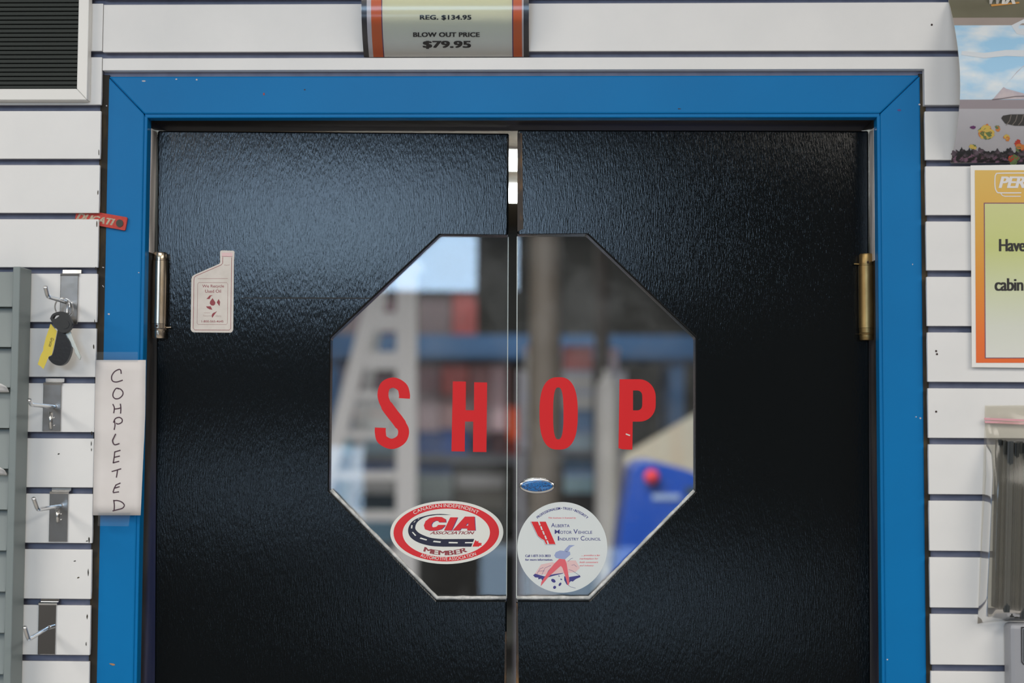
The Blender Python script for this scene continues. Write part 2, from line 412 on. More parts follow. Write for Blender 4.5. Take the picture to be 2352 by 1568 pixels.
# worn, rounded meeting edges
part('worn_edge', prismg([(1188.5, 306), (1199, 306), (1202, 525), (1188.5, 532)], PR, 0, .0007), m_worn, dr)
part('worn_edge', prismg([(1185.6, 1384), (1189, 1384), (1191, 1480), (1192, 1700), (1185, 1700)], PR, 0, .0007), m_worn, dr)
part('worn_edge', prismg([(1160, 1450), (1163.4, 1450), (1162.3, 1700), (1157, 1700), (1158.5, 1540)], PL, 0, .0007), m_worn, dl)
part('filler_joint', prismg([(552, 683.5), (700, 682.5), (852, 683.5), (850, 686), (700, 686), (552, 685)], PL, 0, .0003), m_seam, dl)
# panes set half way into the leaf, flush with the meeting edge
GL0, GL1 = -.019, -.013
def inset(p, c, k): return (c[0]+(p[0]-c[0])*k, c[1]+(p[1]-c[1])*k)
plp = [(1168, 541)]+[inset(p, (1168, 957), 1.004) for p in OL]+[(1164.2, 1377)]
prp = [(1187.4, 540)]+[inset(p, (1187, 957), 1.004) for p in OR]+[(1185.6, 1377)]
g1 = part('window_pane', prismg(plp, PL, GL0, GL1), m_pane, dl); g2 = part('window_pane', prismg(prp, PR, GL0, GL1), m_pane, dr)
part('pane_edge', prismg([(1166.6, 542), (1168.4, 542), (1164.6, 1376), (1162.9, 1376)], PL, GL0-.001, GL1+.0012), m_edge, dl)
part('pane_edge', prismg([(1186.9, 541), (1188.8, 541), (1187, 1376), (1185.2, 1376)], PR, GL0-.001, GL1+.0012), m_edge, dr)
def bead(S, a, b, c, d, parent):                # sealant along the two lower edges of a window
    pts = [S(*p, GL1+.0045) for p in (a, b, c)]
    part('sealant_bead', tubeg([pts[0]]+[pts[0].lerp(pts[1], k/14) for k in range(1, 14)]+[pts[1]]+[pts[1].lerp(pts[2], k/8) for k in range(1, 9)], [.0029+.0004*math.sin(k*2.3) for k in range(24)][:23], 8), m_bead, parent, True)
bead(PL, (758, 1126), (1003, 1374.5), (1163, 1374.5), 0, dl)
bead(PR, (1597, 1128), (1354, 1374.5), (1187, 1374.5), 0, dr)

def hinge(S, px0, px1, py0, py1, m, parent, pins, side):
    a = S(px0, (py0+py1)/2); b = S(px1, (py0+py1)/2); r = (b-a).length/2*.965; c = (a+b)/2
    zt = S((px0+px1)/2, py0).z; zb_ = S((px0+px1)/2, py1).z; h = zt-zb_; cy = c.y-.010
    k = (cy-CAM.y)/(c.y-CAM.y); cxx = CAM.x+(c.x-CAM.x)*k; zt = CAM.z+(zt-CAM.z)*k; zb_ = CAM.z+(zb_-CAM.z)*k; h = zt-zb_; r *= k
    hg = thing('spring_hinge', (cxx, cy, zb_), 'x', 'x'); del hg['category']; del hg['label']
    hg.parent = parent; hg.matrix_parent_inverse = Matrix.Translation(-parent.location)
    f0, f1 = (.105, .885) if side > 0 else (.135, .925)
    L = lambda t: zb_+h*t
    def p(n, g, mm=m): 
        o = link(n, mesh(*g), mm, None, True); o.parent = hg; o.matrix_parent_inverse = Matrix.Translation(-Vector((cxx, cy, zb_)))
        es = o.modifiers.new('es', 'EDGE_SPLIT'); es.split_angle = math.radians(40); return o
    lo, hi = (.115, .90) if side > 0 else (.085, .86)
    p('barrel', latheg(cxx, cy, [(L(lo+.055), r), (L(hi), r)]))
    p('end_cap', latheg(cxx, cy, [(L(hi+.02), r*.90), (L(.985), r*.90), (L(1), r*.80)]))
    p('end_cap', latheg(cxx, cy, [(L(0), r*.82), (L(.012), r*.9), (L(lo-.03), r*.90)]))
    p('collar', latheg(cxx, cy, [(L(hi+.004), r*.93), (L(hi+.018), r*.93)]))
    p('collar', latheg(cxx, cy, [(L(lo-.028), r*.94), (L(lo-.012), r*1.03), (L(lo), r*.93), (L(lo+.052), r*.97)]))
    p('seam', latheg(cxx, cy, [(L(hi), r*.86), (L(hi+.02), r*.86)]), m_rust); p('seam', latheg(cxx, cy, [(L(lo-.02), r*.86), (L(lo+.056), r*.86)]), m_rust)
    zh = L(lo+.025) if side > 0 else L(hi+.035)
    o = p('pin_hole', latheg(0, 0, [(0, .0015), (.001, .0015)], 10), m_rust); o.matrix_parent_inverse = Matrix.Identity(4); o.matrix_local = Matrix.Translation((0, -r*.97, zh-zb_)) @ Matrix.Rotation(math.pi/2, 4, 'X')
    p('tension_pin', tubeg([(cxx+side*r*.8, cy+.002, zh-.0015), (cxx+side*(r+.0055), cy+.003, zh-.001)], .0011, 8))
    x0 = cxx-side*(r+.0045)
    p('leaf_plate', boxg(min(x0, x0+side*.0012), max(x0, x0+side*.0012), cy-.004, cy+.010, L(lo+.03), L(hi+.01)))
    p('leaf_plate', boxg(cxx-.004, cxx+.004, cy+r*.5, cy+.0099, L(lo), L(hi)))
    return hg
hinge(PL, 347, 385, 580, 777, m_brassn, dl, 0, 1)
hinge(PR, 1971.5, 2009, 583, 781, m_brass, dr, 0, -1)
# bare metal strips in the reveal above the hinges, thin dull ones below
def reveal_strip(name, x, sgn, zt, zb_, m, y0=.033, y1=.0585):
    return struct(part(name, boxg(min(x, x+sgn*.0014), max(x, x+sgn*.0014), y0, y1, zb_, zt), m, bevel=.0004))
zt = INZ-.0035-.012
reveal_strip('trim_12', jl+.0002, 1, zt, W(350, 581, .045).z, m_strip)
reveal_strip('trim_13', jr-.0002, -1, zt, W(2005, 600, .045).z, m_strip)

# ------------------------------------------------------------------ SHOP letters on the panes
SL = lambda px, py, off=0.0: PL(px, py, GL1+off)
SR = lambda px, py, off=0.0: PR(px, py, GL1+off)
T0, T1 = .00015, .0005
def letter(g, label):
    return tag(part('vinyl_letter', g, m_red), label, 'letter', None)
cl = [(927.5, 914.5), (927.5, 904), (922, 888), (903, 878), (884, 885), (878, 905), (883, 925), (897, 946), (914, 968), (925.5, 988), (920, 1009), (898.5, 1019.5), (877, 1010), (872, 994), (872, 982)]
sp = spline(cl, 6); wd_ = []
for i in range(len(sp)):
    p = sp[i]; a = sp[max(i-1, 0)]; b = sp[min(i+1, len(sp)-1)]; d = abs(b[0]-a[0])/(math.hypot(b[0]-a[0], b[1]-a[1]) or 1)
    wd_.append(25.5 - 1.5*d + (3 if 930 < p[1] < 975 else 0))
letter(ribbong(sp, wd_, SL, T1, T0), 'red vinyl letter S on the window pane above the oval sticker')
letter(prismg([(1039.4, 875), (1069.7, 875.5), (1069.3, 941.5), (1088.3, 941.8), (1088.7, 877), (1118.8, 877.5), (1117.2, 1038.3), (1086, 1038), (1086.6, 967.9), (1067.6, 967.7), (1067, 1037), (1036.3, 1036.6)], SL, T0, T1), 'red vinyl letter H on the window pane, beside the meeting edge')
letter(ringg(ell(1283.6, 949, 44.3, 83.8, 56, p=2.6), ell(1282.8, 949, 12, 60, 56, p=2.7), SR, T0, T1), 'red vinyl letter O on the window pane above the blue badge')
Po = [(1424.4, 870), (1470, 870)]+[(1470+38*math.sin(a), 911-41*math.cos(a)) for a in [k*.2 for k in range(1, 8)]]+[(1508, 911), (1508, 928)]+[(1471+37*math.cos(a), 930+38*math.sin(a)) for a in [k*.2 for k in range(0, 8)]]+[(1470, 968), (1454.8, 968), (1454, 1032.6), (1447, 1032.6), (1430, 1031.8), (1422, 1029)]
Pi = [(1455.5, 896), (1466, 896)]+[(1466+11*math.sin(a), 908-12*math.cos(a)) for a in [k*.39 for k in range(1, 5)]]+[(1477, 930)]+[(1466+11*math.cos(a), 930+12*math.sin(a)) for a in [k*.39 for k in range(1, 5)]]+[(1455.5, 942)]
def holeg(outer, inner, S, o0, o1):             # plate with a hole, bridged by a slit on the left
    v, f = [], []
    poly = outer+[outer[0]]+[inner[0]]+inner[:0:-1]+[inner[0]]
    n = len(outer); bm = bmesh.new()
    def lay(off):
        a = [bm.verts.new(S(x, y, off)) for x, y in outer]; b = [bm.verts.new(S(x, y, off)) for x, y in inner]
        ed = [bm.edges.new((a[i], a[(i+1) % len(a)])) for i in range(len(a))]+[bm.edges.new((b[i], b[(i+1) % len(b)])) for i in range(len(b))]
        bmesh.ops.triangle_fill(bm, use_beauty=True, edges=ed); return a, b
    a1, b1 = lay(o1); a0, b0 = lay(o0)
    for p, q in ((a1, a0), (b1, b0)):
        for i in range(len(p)):
            j = (i+1) % len(p); bm.faces.new((p[i], p[j], q[j], q[i]))
    bm.verts.index_update(); out = ([tuple(x.co) for x in bm.verts], [tuple(x.index for x in fc.verts) for fc in bm.faces]); bm.free(); return out
P_ = letter(holeg(Po, Pi, SR, T0, T1), 'red vinyl letter P on the window pane with a small pale chip')
part('chip', flatg([(1439, 995), (1449, 998.5), (1448, 1001.5), (1438.5, 998)], SR, T1+.0001), m_cream, P_)

# ------------------------------------------------------------------ oval association sticker
def c5(x, y): return (880+x/8.11, 1140+y/8.11)
def P5(pts): return [c5(*p) for p in pts]
ca = thing('association_sticker', SL(1025, 1297), 'white oval sticker with red ring and road emblem, on the window pane', 'sticker')
rt_ = -.012
part('sticker_base', prismg(ell(1025.5, 1224, 130.7, 73, 72, rot=rt_), SL, T0, T1), m_white, ca)
part('red_ring', ringg(ell(1024.4, 1223.9, 122, 67, 72, rot=rt_), ell(1024.3, 1224.8, 101, 55.8, 72, rot=rt_), SL, T1, T1+.0001), m_ired, ca)
road = [(1265, 352), (1080, 335), (900, 345), (740, 380), (600, 430), (510, 500), (460, 600), (460, 690), (500, 770), (590, 840), (720, 895), (900, 935), (1100, 948), (1640, 948)]
road2 = [(1695, 802), (1100, 805), (900, 785), (760, 740), (660, 690), (600, 630), (590, 580), (620, 500), (700, 430), (820, 380), (1000, 352)]
part('road_emblem', flatg(P5(spline(road[:-1], 4)+[road[-1]]+[road2[0]]+spline(road2[1:], 4)), SL, T1+.0001), m_inavy, ca)
dash = [[(935, 835), (1070, 848), (1062, 875), (922, 860)], [(1218, 857), (1385, 862), (1385, 886), (1215, 884)], [(1525, 862), (1672, 860), (1662, 884), (1518, 884)], [(690, 775), (812, 812), (798, 832), (672, 796)], [(545, 668), (608, 735), (588, 748), (526, 678)], [(515, 545), (540, 545), (532, 606), (508, 604)], [(590, 458), (596, 464), (568, 498), (558, 490)], [(668, 415), (668, 422), (640, 438), (638, 430)]]
part('lane_dashes', join([flatg(P5(d), SL, T1+.0002) for d in dash]), m_white, ca)
def r5(a, b, c, d): return c5(a, b)+c5(c, d)
C_ = [(1035, 490), (1165, 490), (1158, 432), (1085, 392), (980, 387), (860, 410), (782, 468), (749, 550), (772, 622), (850, 648), (980, 645), (1080, 620), (1135, 570), (1152, 540), (1020, 540), (985, 575), (930, 585), (897, 570), (895, 530), (920, 490), (970, 462), (1015, 462)]
I_ = [(1245, 398), (1385, 398), (1272, 643), (1128, 643)]
A_ = [(1520, 384), (1700, 384), (1716, 643), (1560, 643), (1566, 605), (1450, 605), (1426, 643), (1288, 643)]; Ah = [(1530, 552), (1582, 498), (1580, 552)]
for dx_, off_, mm, nm in ((11, T1+.00008, m_ipurp, 'letter_shadow'), (0, T1+.00018, m_ired, 'letter')):
    sh_ = lambda q: P5([(x+dx_, y+dx_*.5) for x, y in q])
    part(nm, flatg(sh_(C_), SL, off_), mm, ca); part(nm, flatg(sh_(I_), SL, off_), mm, ca)
    part(nm, holeg(sh_(A_), sh_(Ah), SL, off_-.00003, off_), mm, ca)
part('lettering', textb('ASSOCIATION', r5(862, 660, 1702, 716), SL, T1+.00012, .45, 0, .4), m_imaroon, ca)
part('maple_leaf', flatg(P5([(1660, 946), (1718, 820), (1745, 852), (1775, 832), (1772, 872), (1842, 880), (1822, 904), (1842, 920), (1790, 934), (1785, 946)]), SL, T1+.0001), m_ired, ca)
def arc(cx_, cy_, rx, ry, a0, a1, n=40): return [(cx_+rx*math.cos(math.radians(a0+(a1-a0)*k/n)), cy_+ry*math.sin(math.radians(a0+(a1-a0)*k/n))) for k in range(n+1)]
part('lettering', arctextg('MEMBER', [c5(x, y) for x, y in spline([(735, 1030), (900, 1082), (1090, 1105), (1270, 1103), (1420, 1080), (1575, 1040)], 8)], 10.6, SL, T1+.00012, 0, 1.1), m_imaroon, ca)
part('lettering', arctextg('CANADIAN INDEPENDENT', arc(1024.3, 1224.3, 105.5, 58.8, 233-8, 317-3), 7.6, SL, T1+.0002, .004), m_white, ca)
part('lettering', arctextg('AUTOMOTIVE ASSOCIATION', arc(1024.3, 1224.2, 117.5, 64.5, 121, 53.5), 7.6, SL, T1+.0002, .004), m_white, ca)

# ------------------------------------------------------------------ round council sticker
def c6(x, y): return (1170+x/5.225, 1080+y/5.225)
def P6(pts): return [c6(*p) for p in pts]
def r6(a, b, c, d): return c6(a, b)+c6(c, d)
co = thing('council_sticker', SR(1292, 1363), 'round white sticker with small red road emblem and striding figure, on the window pane', 'sticker')
m_white2 = mat('white_vinyl_cool', (.66, .70, .70), .4)
part('sticker_base', prismg(ell(1292, 1258.5, 104, 104.8, 80), SR, T0, T1), m_white2, co)
D1, D2 = T1+.00012, T1+.00024
part('lettering', arctextg('PROFESSIONALISM \u2022 TRUST \u2022 INTEGRITY', arc(1292, 1258.5, 86.5, 87.5, 229, 311.5), 5.6, SR, D1, .004, .25), m_ipurp, co)
part('lettering', textg('This business is licensed by', r6(468, 566, 805, 592), SR, D1, .01, .25), m_ipink, co)
part('road_emblem', flatg(P6([(262, 622), (438, 622), (556, 893), (440, 893), (418, 845), (385, 828), (345, 795), (328, 760)]), SR, D1), m_ired, co)
part('emblem_outline', join([ribbong(P6([(252, 622), (322, 765), (340, 800), (380, 836), (412, 852), (432, 902), (560, 900)]), .6, SR, D1)]), m_ipurp, co)
part('lane_dashes', join([flatg(P6([(344+dx, y), (362+dx, y), (378+dx, y+h_), (360+dx, y+h_)]), SR, D2) for dx, y, h_ in ((0, 622, 45), (25, 678, 45), (50, 734, 45), (76, 790, 45), (100, 848, 45))]), m_white2, co)
def smallcaps(lines):
    G = []
    for big, rest, bx0, bx1, x0, x1, y0, ym, y1 in lines:
        G.append(join([textg(big, r6(bx0, y0, bx1, y1), SR, D1, .008), textg(rest, r6(x0, ym, x1, y1), SR, D1, .008)]))
    return G
lines(smallcaps([('A', 'LBERTA', 503, 550, 556, 726, 640, 654, 689), ('M', 'OTOR', 546, 606, 612, 752, 718, 734, 769), ('V', 'EHICLE', 772, 826, 832, 998, 714, 734, 769), ('I', 'NDUSTRY', 584, 600, 608, 836, 798, 816, 850), ('C', 'OUNCIL', 860, 906, 912, 1102, 796, 816, 850)]), m_ipurp, co)
lines([textb('Call 1-877-313-3833', r6(190, 1020, 496, 1049), SR, D1, .3), textb('for more information.', r6(190, 1068, 524, 1093), SR, D1, .3)], m_ipurp, co)
lines([textg('... providing a fair', r6(868, 1018, 1096, 1044), SR, D1, .012, .25), textg('marketplace for', r6(846, 1058, 1072, 1084), SR, D1, .012, .25), textg('both consumers', r6(846, 1100, 1070, 1122), SR, D1, .012, .25), textg('and industry.', r6(846, 1142, 1020, 1166), SR, D1, .012, .25)], m_ipink, co)
m_ilil = mat('ink_pale_blue', (.30, .36, .58), .5); m_ipale = mat('ink_pale_pink', (.72, .50, .50), .5)
part('figure_art', join([flatg(P6([(300, 1260), (380, 1140), (520, 1110), (600, 1150), (700, 1090), (800, 1090), (850, 1180), (800, 1230), (640, 1250), (480, 1260)]), SR, D1-.00004)]), m_ipale, co)
part('figure_art', join([flatg(P6([(600, 1070), (672, 1078), (690, 1130), (716, 1290), (722, 1370), (705, 1392), (688, 1330), (640, 1180), (620, 1155), (590, 1180), (470, 1290), (395, 1380), (378, 1400), (385, 1350), (470, 1220), (540, 1130)]), SR, D2)]), m_ipink, co)
part('figure_art', join([flatg(P6([(540, 1030), (560, 990), (610, 970), (660, 975), (730, 985), (735, 1020), (690, 1060), (670, 1076), (604, 1068), (560, 1060)]), SR, D1), flatg(P6([(660, 970), (690, 935), (720, 905), (790, 905), (735, 935), (715, 975), (690, 990)]), SR, D1)]), m_ilil, co)
part('figure_art', join([flatg(P6([(285, 1270), (310, 1250), (420, 1282), (540, 1255), (655, 1240), (640, 1250), (520, 1278), (420, 1310), (400, 1352), (385, 1310), (345, 1318), (350, 1298), (310, 1295)]), SR, D1), flatg(P6([(720, 1290), (850, 1270), (858, 1290), (800, 1315), (765, 1345), (740, 1340), (722, 1360)]), SR, D1), flatg(P6([(660, 1280), (680, 1285), (716, 1390), (690, 1380), (662, 1330)]), SR, D1)]+[flatg([c6(*q) for q in ell(x, y, a, b, 10, rot=.6)], SR, D1) for x, y, a, b in ((530, 1335, 30, 20), (610, 1378, 14, 24), (545, 1415, 18, 20), (598, 1278, 10, 6), (625, 1318, 12, 7))]+[ribbong(P6(q), .7, SR, D1) for q in ([(710, 1390), (740, 1410), (800, 1425)], [(705, 1105), (740, 1070), (765, 1062)], [(750, 1150), (780, 1140), (812, 1168)], [(330, 1255), (370, 1190), (410, 1175)], [(390, 1265), (430, 1180), (500, 1150)], [(350, 1220), (420, 1215)], [(715, 1200), (760, 1215), (850, 1275)], [(378, 1400), (470, 1215), (600, 1072)])]), m_ipurp, co)

# chrome-rimmed blue badge
bd = thing('oval_badge', SR(1234, 1135), 'small blue oval badge with a bright chrome rim, above the round sticker', 'badge')
m_badge = mat('blue_badge', (.01, .14, .42), .25, noise=(500, (1, 1, 2), (.02, .03, .08), .5, .62), coat=.8)
cc = SR(1233.7, 1116.3)
def domeg(rx, rz, h, n=48, y0=0.):
    V, Fc = [], []
    rows = [(1, 0), (.97, .55), (.88, .85), (.7, 1.0)]
    for k, (s, hh) in enumerate(rows):
        for i in range(n): a = 2*math.pi*i/n; V.append((cc.x+rx*s*math.cos(a), cc.y-y0-h*hh, cc.z+rz*s*math.sin(a)))
    for k in range(len(rows)-1):
        for i in range(n): Fc.append((k*n+i, k*n+(i+1) % n, (k+1)*n+(i+1) % n, (k+1)*n+i))
    Fc.append(tuple(range((len(rows)-1)*n, len(rows)*n))); Fc.append(tuple(range(n))); return V, Fc
part('rim', domeg(.0256, .0113, .0026), m_chrome, bd, True)
part('badge_face', domeg(.0222, .0080, .0014, y0=.0022), m_badge, bd, True)

# ------------------------------------------------------------------ oil-bottle recycling sticker on the left leaf
def c7(x, y): return (420+x/7.13, 560+y/7.13)
def P7(pts): return [c7(*p) for p in pts]
ob = thing('bottle_sticker', PL(485, 765), 'beige bottle-shaped recycling sticker on the black door', 'sticker')
part('sticker_base', prismg(P7([(612, 130), (620, 113), (640, 107), (830, 112), (848, 130), (838, 290), (826, 1400), (812, 1435), (785, 1453), (175, 1448), (145, 1430), (130, 1400), (140, 580), (152, 535), (190, 505), (600, 325), (612, 300)]), PL, .0003, .0007), m_cream, ob)
B1 = .0008
def loop(pts): return pts+[pts[0]]
part('print_lines', join([ribbong(P7([(655, 215), (652, 320), (630, 345), (215, 525), (190, 548), (183, 600), (172, 1380), (195, 1410), (760, 1412), (786, 1385), (800, 220)]), 1.1, PL, B1), ribbong(P7([(640, 205), (812, 208)]), .7, PL, B1), ribbong(P7([(678, 345), (720, 352), (772, 343)]), .5, PL, B1), ribbong(P7([(245, 570), (740, 566)]), .6, PL, B1), ribbong(P7(loop([(262, 634), (720, 634), (738, 655), (730, 1300), (712, 1320), (250, 1318), (236, 1300), (245, 655)])), .6, PL, B1), ribbong(P7([(345, 1130), (450, 1130)]), .4, PL, B1)]), m_imaroon, ob)
part('print_cap', flatg(P7([(638, 142), (814, 146), (812, 205), (640, 202)]), PL, B1), m_ipale, ob)
lines([textg('We Recycle', c7(320, 668)+c7(676, 728), PL, B1, .006), textg('Used Oil', c7(366, 748)+c7(626, 800), PL, B1, .006), textg('1-800-565-4645', c7(306, 1250)+c7(666, 1286), PL, B1, .004)], m_imaroon, ob)
lines([textg('Recycle', c7(332, 1160)+c7(468, 1198), PL, B1, 0, .2), textg('Alberta', c7(532, 1160)+c7(628, 1196), PL, B1, 0, .2)], mat('ink_faint', (.48, .38, .35), .6), ob)
part('recycling_mark', join([flatg(P7([(492, 838), (440, 845), (388, 902), (440, 902), (458, 860)]), PL, B1), flatg(P7([(588, 902), (612, 950), (602, 1020), (580, 990), (556, 958)]), PL, B1), flatg(P7([(382, 1022), (458, 1022), (484, 1078), (440, 1072), (400, 1050)]), PL, B1), flatg(P7([(488, 888), (512, 925), (534, 955), (530, 990), (500, 1012), (465, 1005), (442, 975), (448, 942)]), PL, B1), flatg(P7([(562, 1100), (520, 1158), (484, 1210), (472, 1180), (480, 1150), (500, 1130), (530, 1118)]), PL, B1)]), m_imaroon, ob)

# ------------------------------------------------------------------ COMPLETED strip on the left casing
def c8(x, y): return (200+x/3.92, 800+y/3.92)
def S8(px, py, off=0.0):
    b = max(0, (px-300)/35)*max(0, (py-1000)/183)      # lower right corner lifts a little
    return W(px, py, -.0012-.004*b*b, off)
cs = thing('paper_sign', S8(268, 1183), 'narrow white paper strip with handwritten word COMPLETED, taped to the blue door frame', 'sign')
N = 14; V, Fc = [], []
for i in range(N+1):
    t = i/N; y = 826.5+t*356.5; x0 = 220-7*t; x1 = 335-4*t-8*max(0, t-.35)/.65
    for k in range(7): V.append(S8(x0+(x1-x0)*k/6, y, -.0009 if i == 7 else 0))   # a real fold across the middle
for i in range(N):
    for k in range(6): a = i*7+k; Fc.append((a, a+1, a+8, a+7))
pm = part('paper', (V, Fc), m_paper, cs, True); sd = pm.modifiers.new('s', 'SOLIDIFY'); sd.thickness = .00025; sd.offset = 0
st = {'C': [[(308, 228), (303, 195), (283, 190), (245, 212), (222, 252), (228, 290), (260, 302), (300, 293), (322, 285)]],
 'O': [[(290, 362), (262, 360), (238, 395), (234, 430), (255, 452), (290, 448), (320, 420), (322, 390), (300, 365), (275, 362)]],
 'M': [[(232, 500), (246, 535), (240, 583)], [(244, 545), (275, 542), (303, 535)], [(300, 497), (305, 540), (302, 586)]],
 'P': [[(248, 650), (252, 690), (244, 732)], [(238, 668), (255, 632), (290, 620), (316, 638), (312, 665), (280, 680), (262, 672)]],
 'L': [[(258, 768), (240, 805), (230, 832), (248, 866), (292, 855)]],
 'E': [[(250, 930), (245, 975), (236, 1030)], [(246, 932), (302, 916)], [(244, 980), (296, 968)], [(232, 1030), (290, 1015)]],
 'T': [[(222, 1108), (308, 1082)], [(275, 1095), (270, 1130), (264, 1162)]],
 'E2': [[(262, 1225), (245, 1260), (234, 1295)], [(262, 1228), (302, 1210)], [(246, 1258), (294, 1243)], [(234, 1298), (288, 1290)]],
 'D': [[(240, 1362), (246, 1410), (244, 1455)], [(238, 1372), (270, 1368), (312, 1382), (336, 1410), (318, 1438), (270, 1452), (230, 1462)]]}
part('handwriting', join([ribbong([c8(*p) for p in spline(s, 5)], 2.6, S8, .0004) for L_ in st.values() for s in L_]), m_ihand, cs)
part('tape', join([flatg([(228, 809), (322, 809), (322, 832), (228, 832)], flat(CF), .0112)]), m_tape, cs)
part('tape', join([flatg([(232, 1176), (305, 1176), (301, 1207), (230, 1206)], flat(CF), .0112)]), m_tape, cs)

# ------------------------------------------------------------------ price sign in a clear sleeve, bowed between two grooves
def Yp(py):
    t = (131-py)/249; t = max(-.02, min(1, t)); return .003-.032*math.sin(math.pi*t)**.9 if t > 0 else .003
def Sp(px, py, off=0.0): return W(px, py, Yp(py), off)
pw = thing('price_sign', Sp(1022, 131), 'bowed price sign in a clear plastic sleeve with orange side stripes, above the door frame', 'sign')
rows = [131, 126, 118, 108, 96, 82, 66, 48, 28, 8, -14, -36, -58, -78, -96, -110, -118]
xs = lambda px: W(px, 131, .003).x
def sheet(name, px0, px1, off, m, n=8):
    a, b = xs(px0), xs(px1); V, Fc = [], []
    for py in rows:
        z = W(1022, py, Yp(py)).z; y = Yp(py)-off
        for k in range(n+1): V.append((a+(b-a)*k/n, y, z))
    for i in range(len(rows)-1):
        for k in range(n): q = i*(n+1)+k; Fc.append((q, q+1, q+n+2, q+n+1))
    return part(name, (V, Fc), m, pw, True)
m_pcream = mat('sign_cream', (.62, .62, .40), .45); m_porange = mat('sign_orange', (.72, .13, .015), .45); m_pwhite = mat('sign_white', (.68, .66, .68), .45)
def gradmat(name, stops, z0, z1, rough=.5, axis=2):
    m = mat(name, (.5, .5, .5), rough); nt = m.node_tree; b = nt.nodes['Principled BSDF']
    tc = nt.nodes.new('ShaderNodeTexCoord'); sx = nt.nodes.new('ShaderNodeSeparateXYZ'); mr = nt.nodes.new('ShaderNodeMapRange'); r = nt.nodes.new('ShaderNodeValToRGB')
    nt.links.new(tc.outputs['Object'], sx.inputs[0]); nt.links.new(sx.outputs[axis], mr.inputs[0]); mr.inputs[1].default_value = z0; mr.inputs[2].default_value = z1
    nt.links.new(mr.outputs[0], r.inputs[0]); cr = r.color_ramp
    while len(cr.elements) < len(stops): cr.elements.new(.5)
    for el, (p, c) in zip(cr.elements, stops): el.position = p; el.color = (*c, 1)
    nt.links.new(r.outputs[0], b.inputs['Base Color']); return m
zc0, zc1 = W(1022, 131, 0).z-pw.location.z*0, W(1022, 0, -.04).z
m_pgrad = gradmat('sign_cream_fade', [(0, (.79, .79, .76)), (.45, (.79, .79, .66)), (1, (.80, .79, .52))], zc0, zc1)
m_pograd = mat('sign_orange_print', (.72, .135, .018), .45)
sheet('sleeve_back', 836, 1215, 0, mat('sleeve_dark', (.03, .028, .032), .3))
sheet('paper', 848, 1203, .0005, m_pwhite)
sheet('stripe', 858, 881, .0009, m_pograd, 2); sheet('stripe', 1179.6, 1199.4, .0009, m_pograd, 2)
sheet('panel', 881, 1179.6, .0008, mat('sign_line', (.10, .03, .12), .5)); sheet('panel', 883.2, 1177.2, .0010, m_pgrad)
lines([textb('REG. $134.95', (964.5, 35, 1082.7, 47.4), Sp, .0014, .8, .25, 0, 1.05), textb('BLOW OUT PRICE', (949, 74.8, 1102, 85.6), Sp, .0014, .9, .3, 0, 1.05), textb('$79.95', (971.3, 94.4, 1082, 113), Sp, .0014, 1.7, .6)], m_iblack, pw)
sheet('clear_sleeve', 835, 1216, .0022, glassmat('clear_sleeve', (.97, .97, .98), 1.4, .12))

# ------------------------------------------------------------------ letter board, upper left
lb = thing('letter_board', W(60, 236, 0), 'black grooved letter board in a white frame, hung on the slat wall', 'letter board')
YB = -.0155; Sb = flat(YB)
x_in = Sb(175.5, 150).x; x_out = Sb(201, 150).x; z_in = Sb(100, 202.5).z; z_out = Sb(100, 229).z; xl_ = -1.10; zt_ = CAMZ+.95
def frame_piece(poly):
    n = 4; v = [(x, YB+(.003 if i in (2, 3) else 0), z) for i, (x, z) in enumerate(poly)]+[(x, -.0003, z) for x, z in poly]
    part('frame_rail', (v, [(0, 1, 2, 3), (7, 6, 5, 4)]+[(i, i+4, (i+1) % 4+4, (i+1) % 4) for i in range(4)]), m_frame, lb, bevel=.0012)
frame_piece([(x_out, z_out), (x_out, zt_), (x_in, zt_-.016), (x_in, z_in)])
frame_piece([(x_out-.0002, z_out), (xl_, z_out), (xl_+.016, z_in), (x_in-.0002, z_in)])
frame_piece([(xl_, z_out), (xl_, zt_), (xl_+.016, zt_-.016), (xl_+.016, z_in)])
frame_piece([(xl_, zt_), (x_out, zt_), (x_in, zt_-.016), (xl_+.016, zt_-.016)])
part('backboard', boxg(xl_+.004, x_out-.004, -.006, -.0006, z_out+.004, zt_-.004), m_feltb, lb)
pz = (Sb(100, 102.5).z-Sb(100, 202.5).z)/10
rm = mesh(*boxg(xl_+.014, x_in+.002, -.0112, -.0061, .0006, pz-.0008)); rm.materials.append(m_felt)
for k in range(48):
    z = z_in-.0006+k*pz
    if z > zt_-.018: break
    o = link('felt_rib', rm, None, lb, bevel=.0009); o.location.z = z

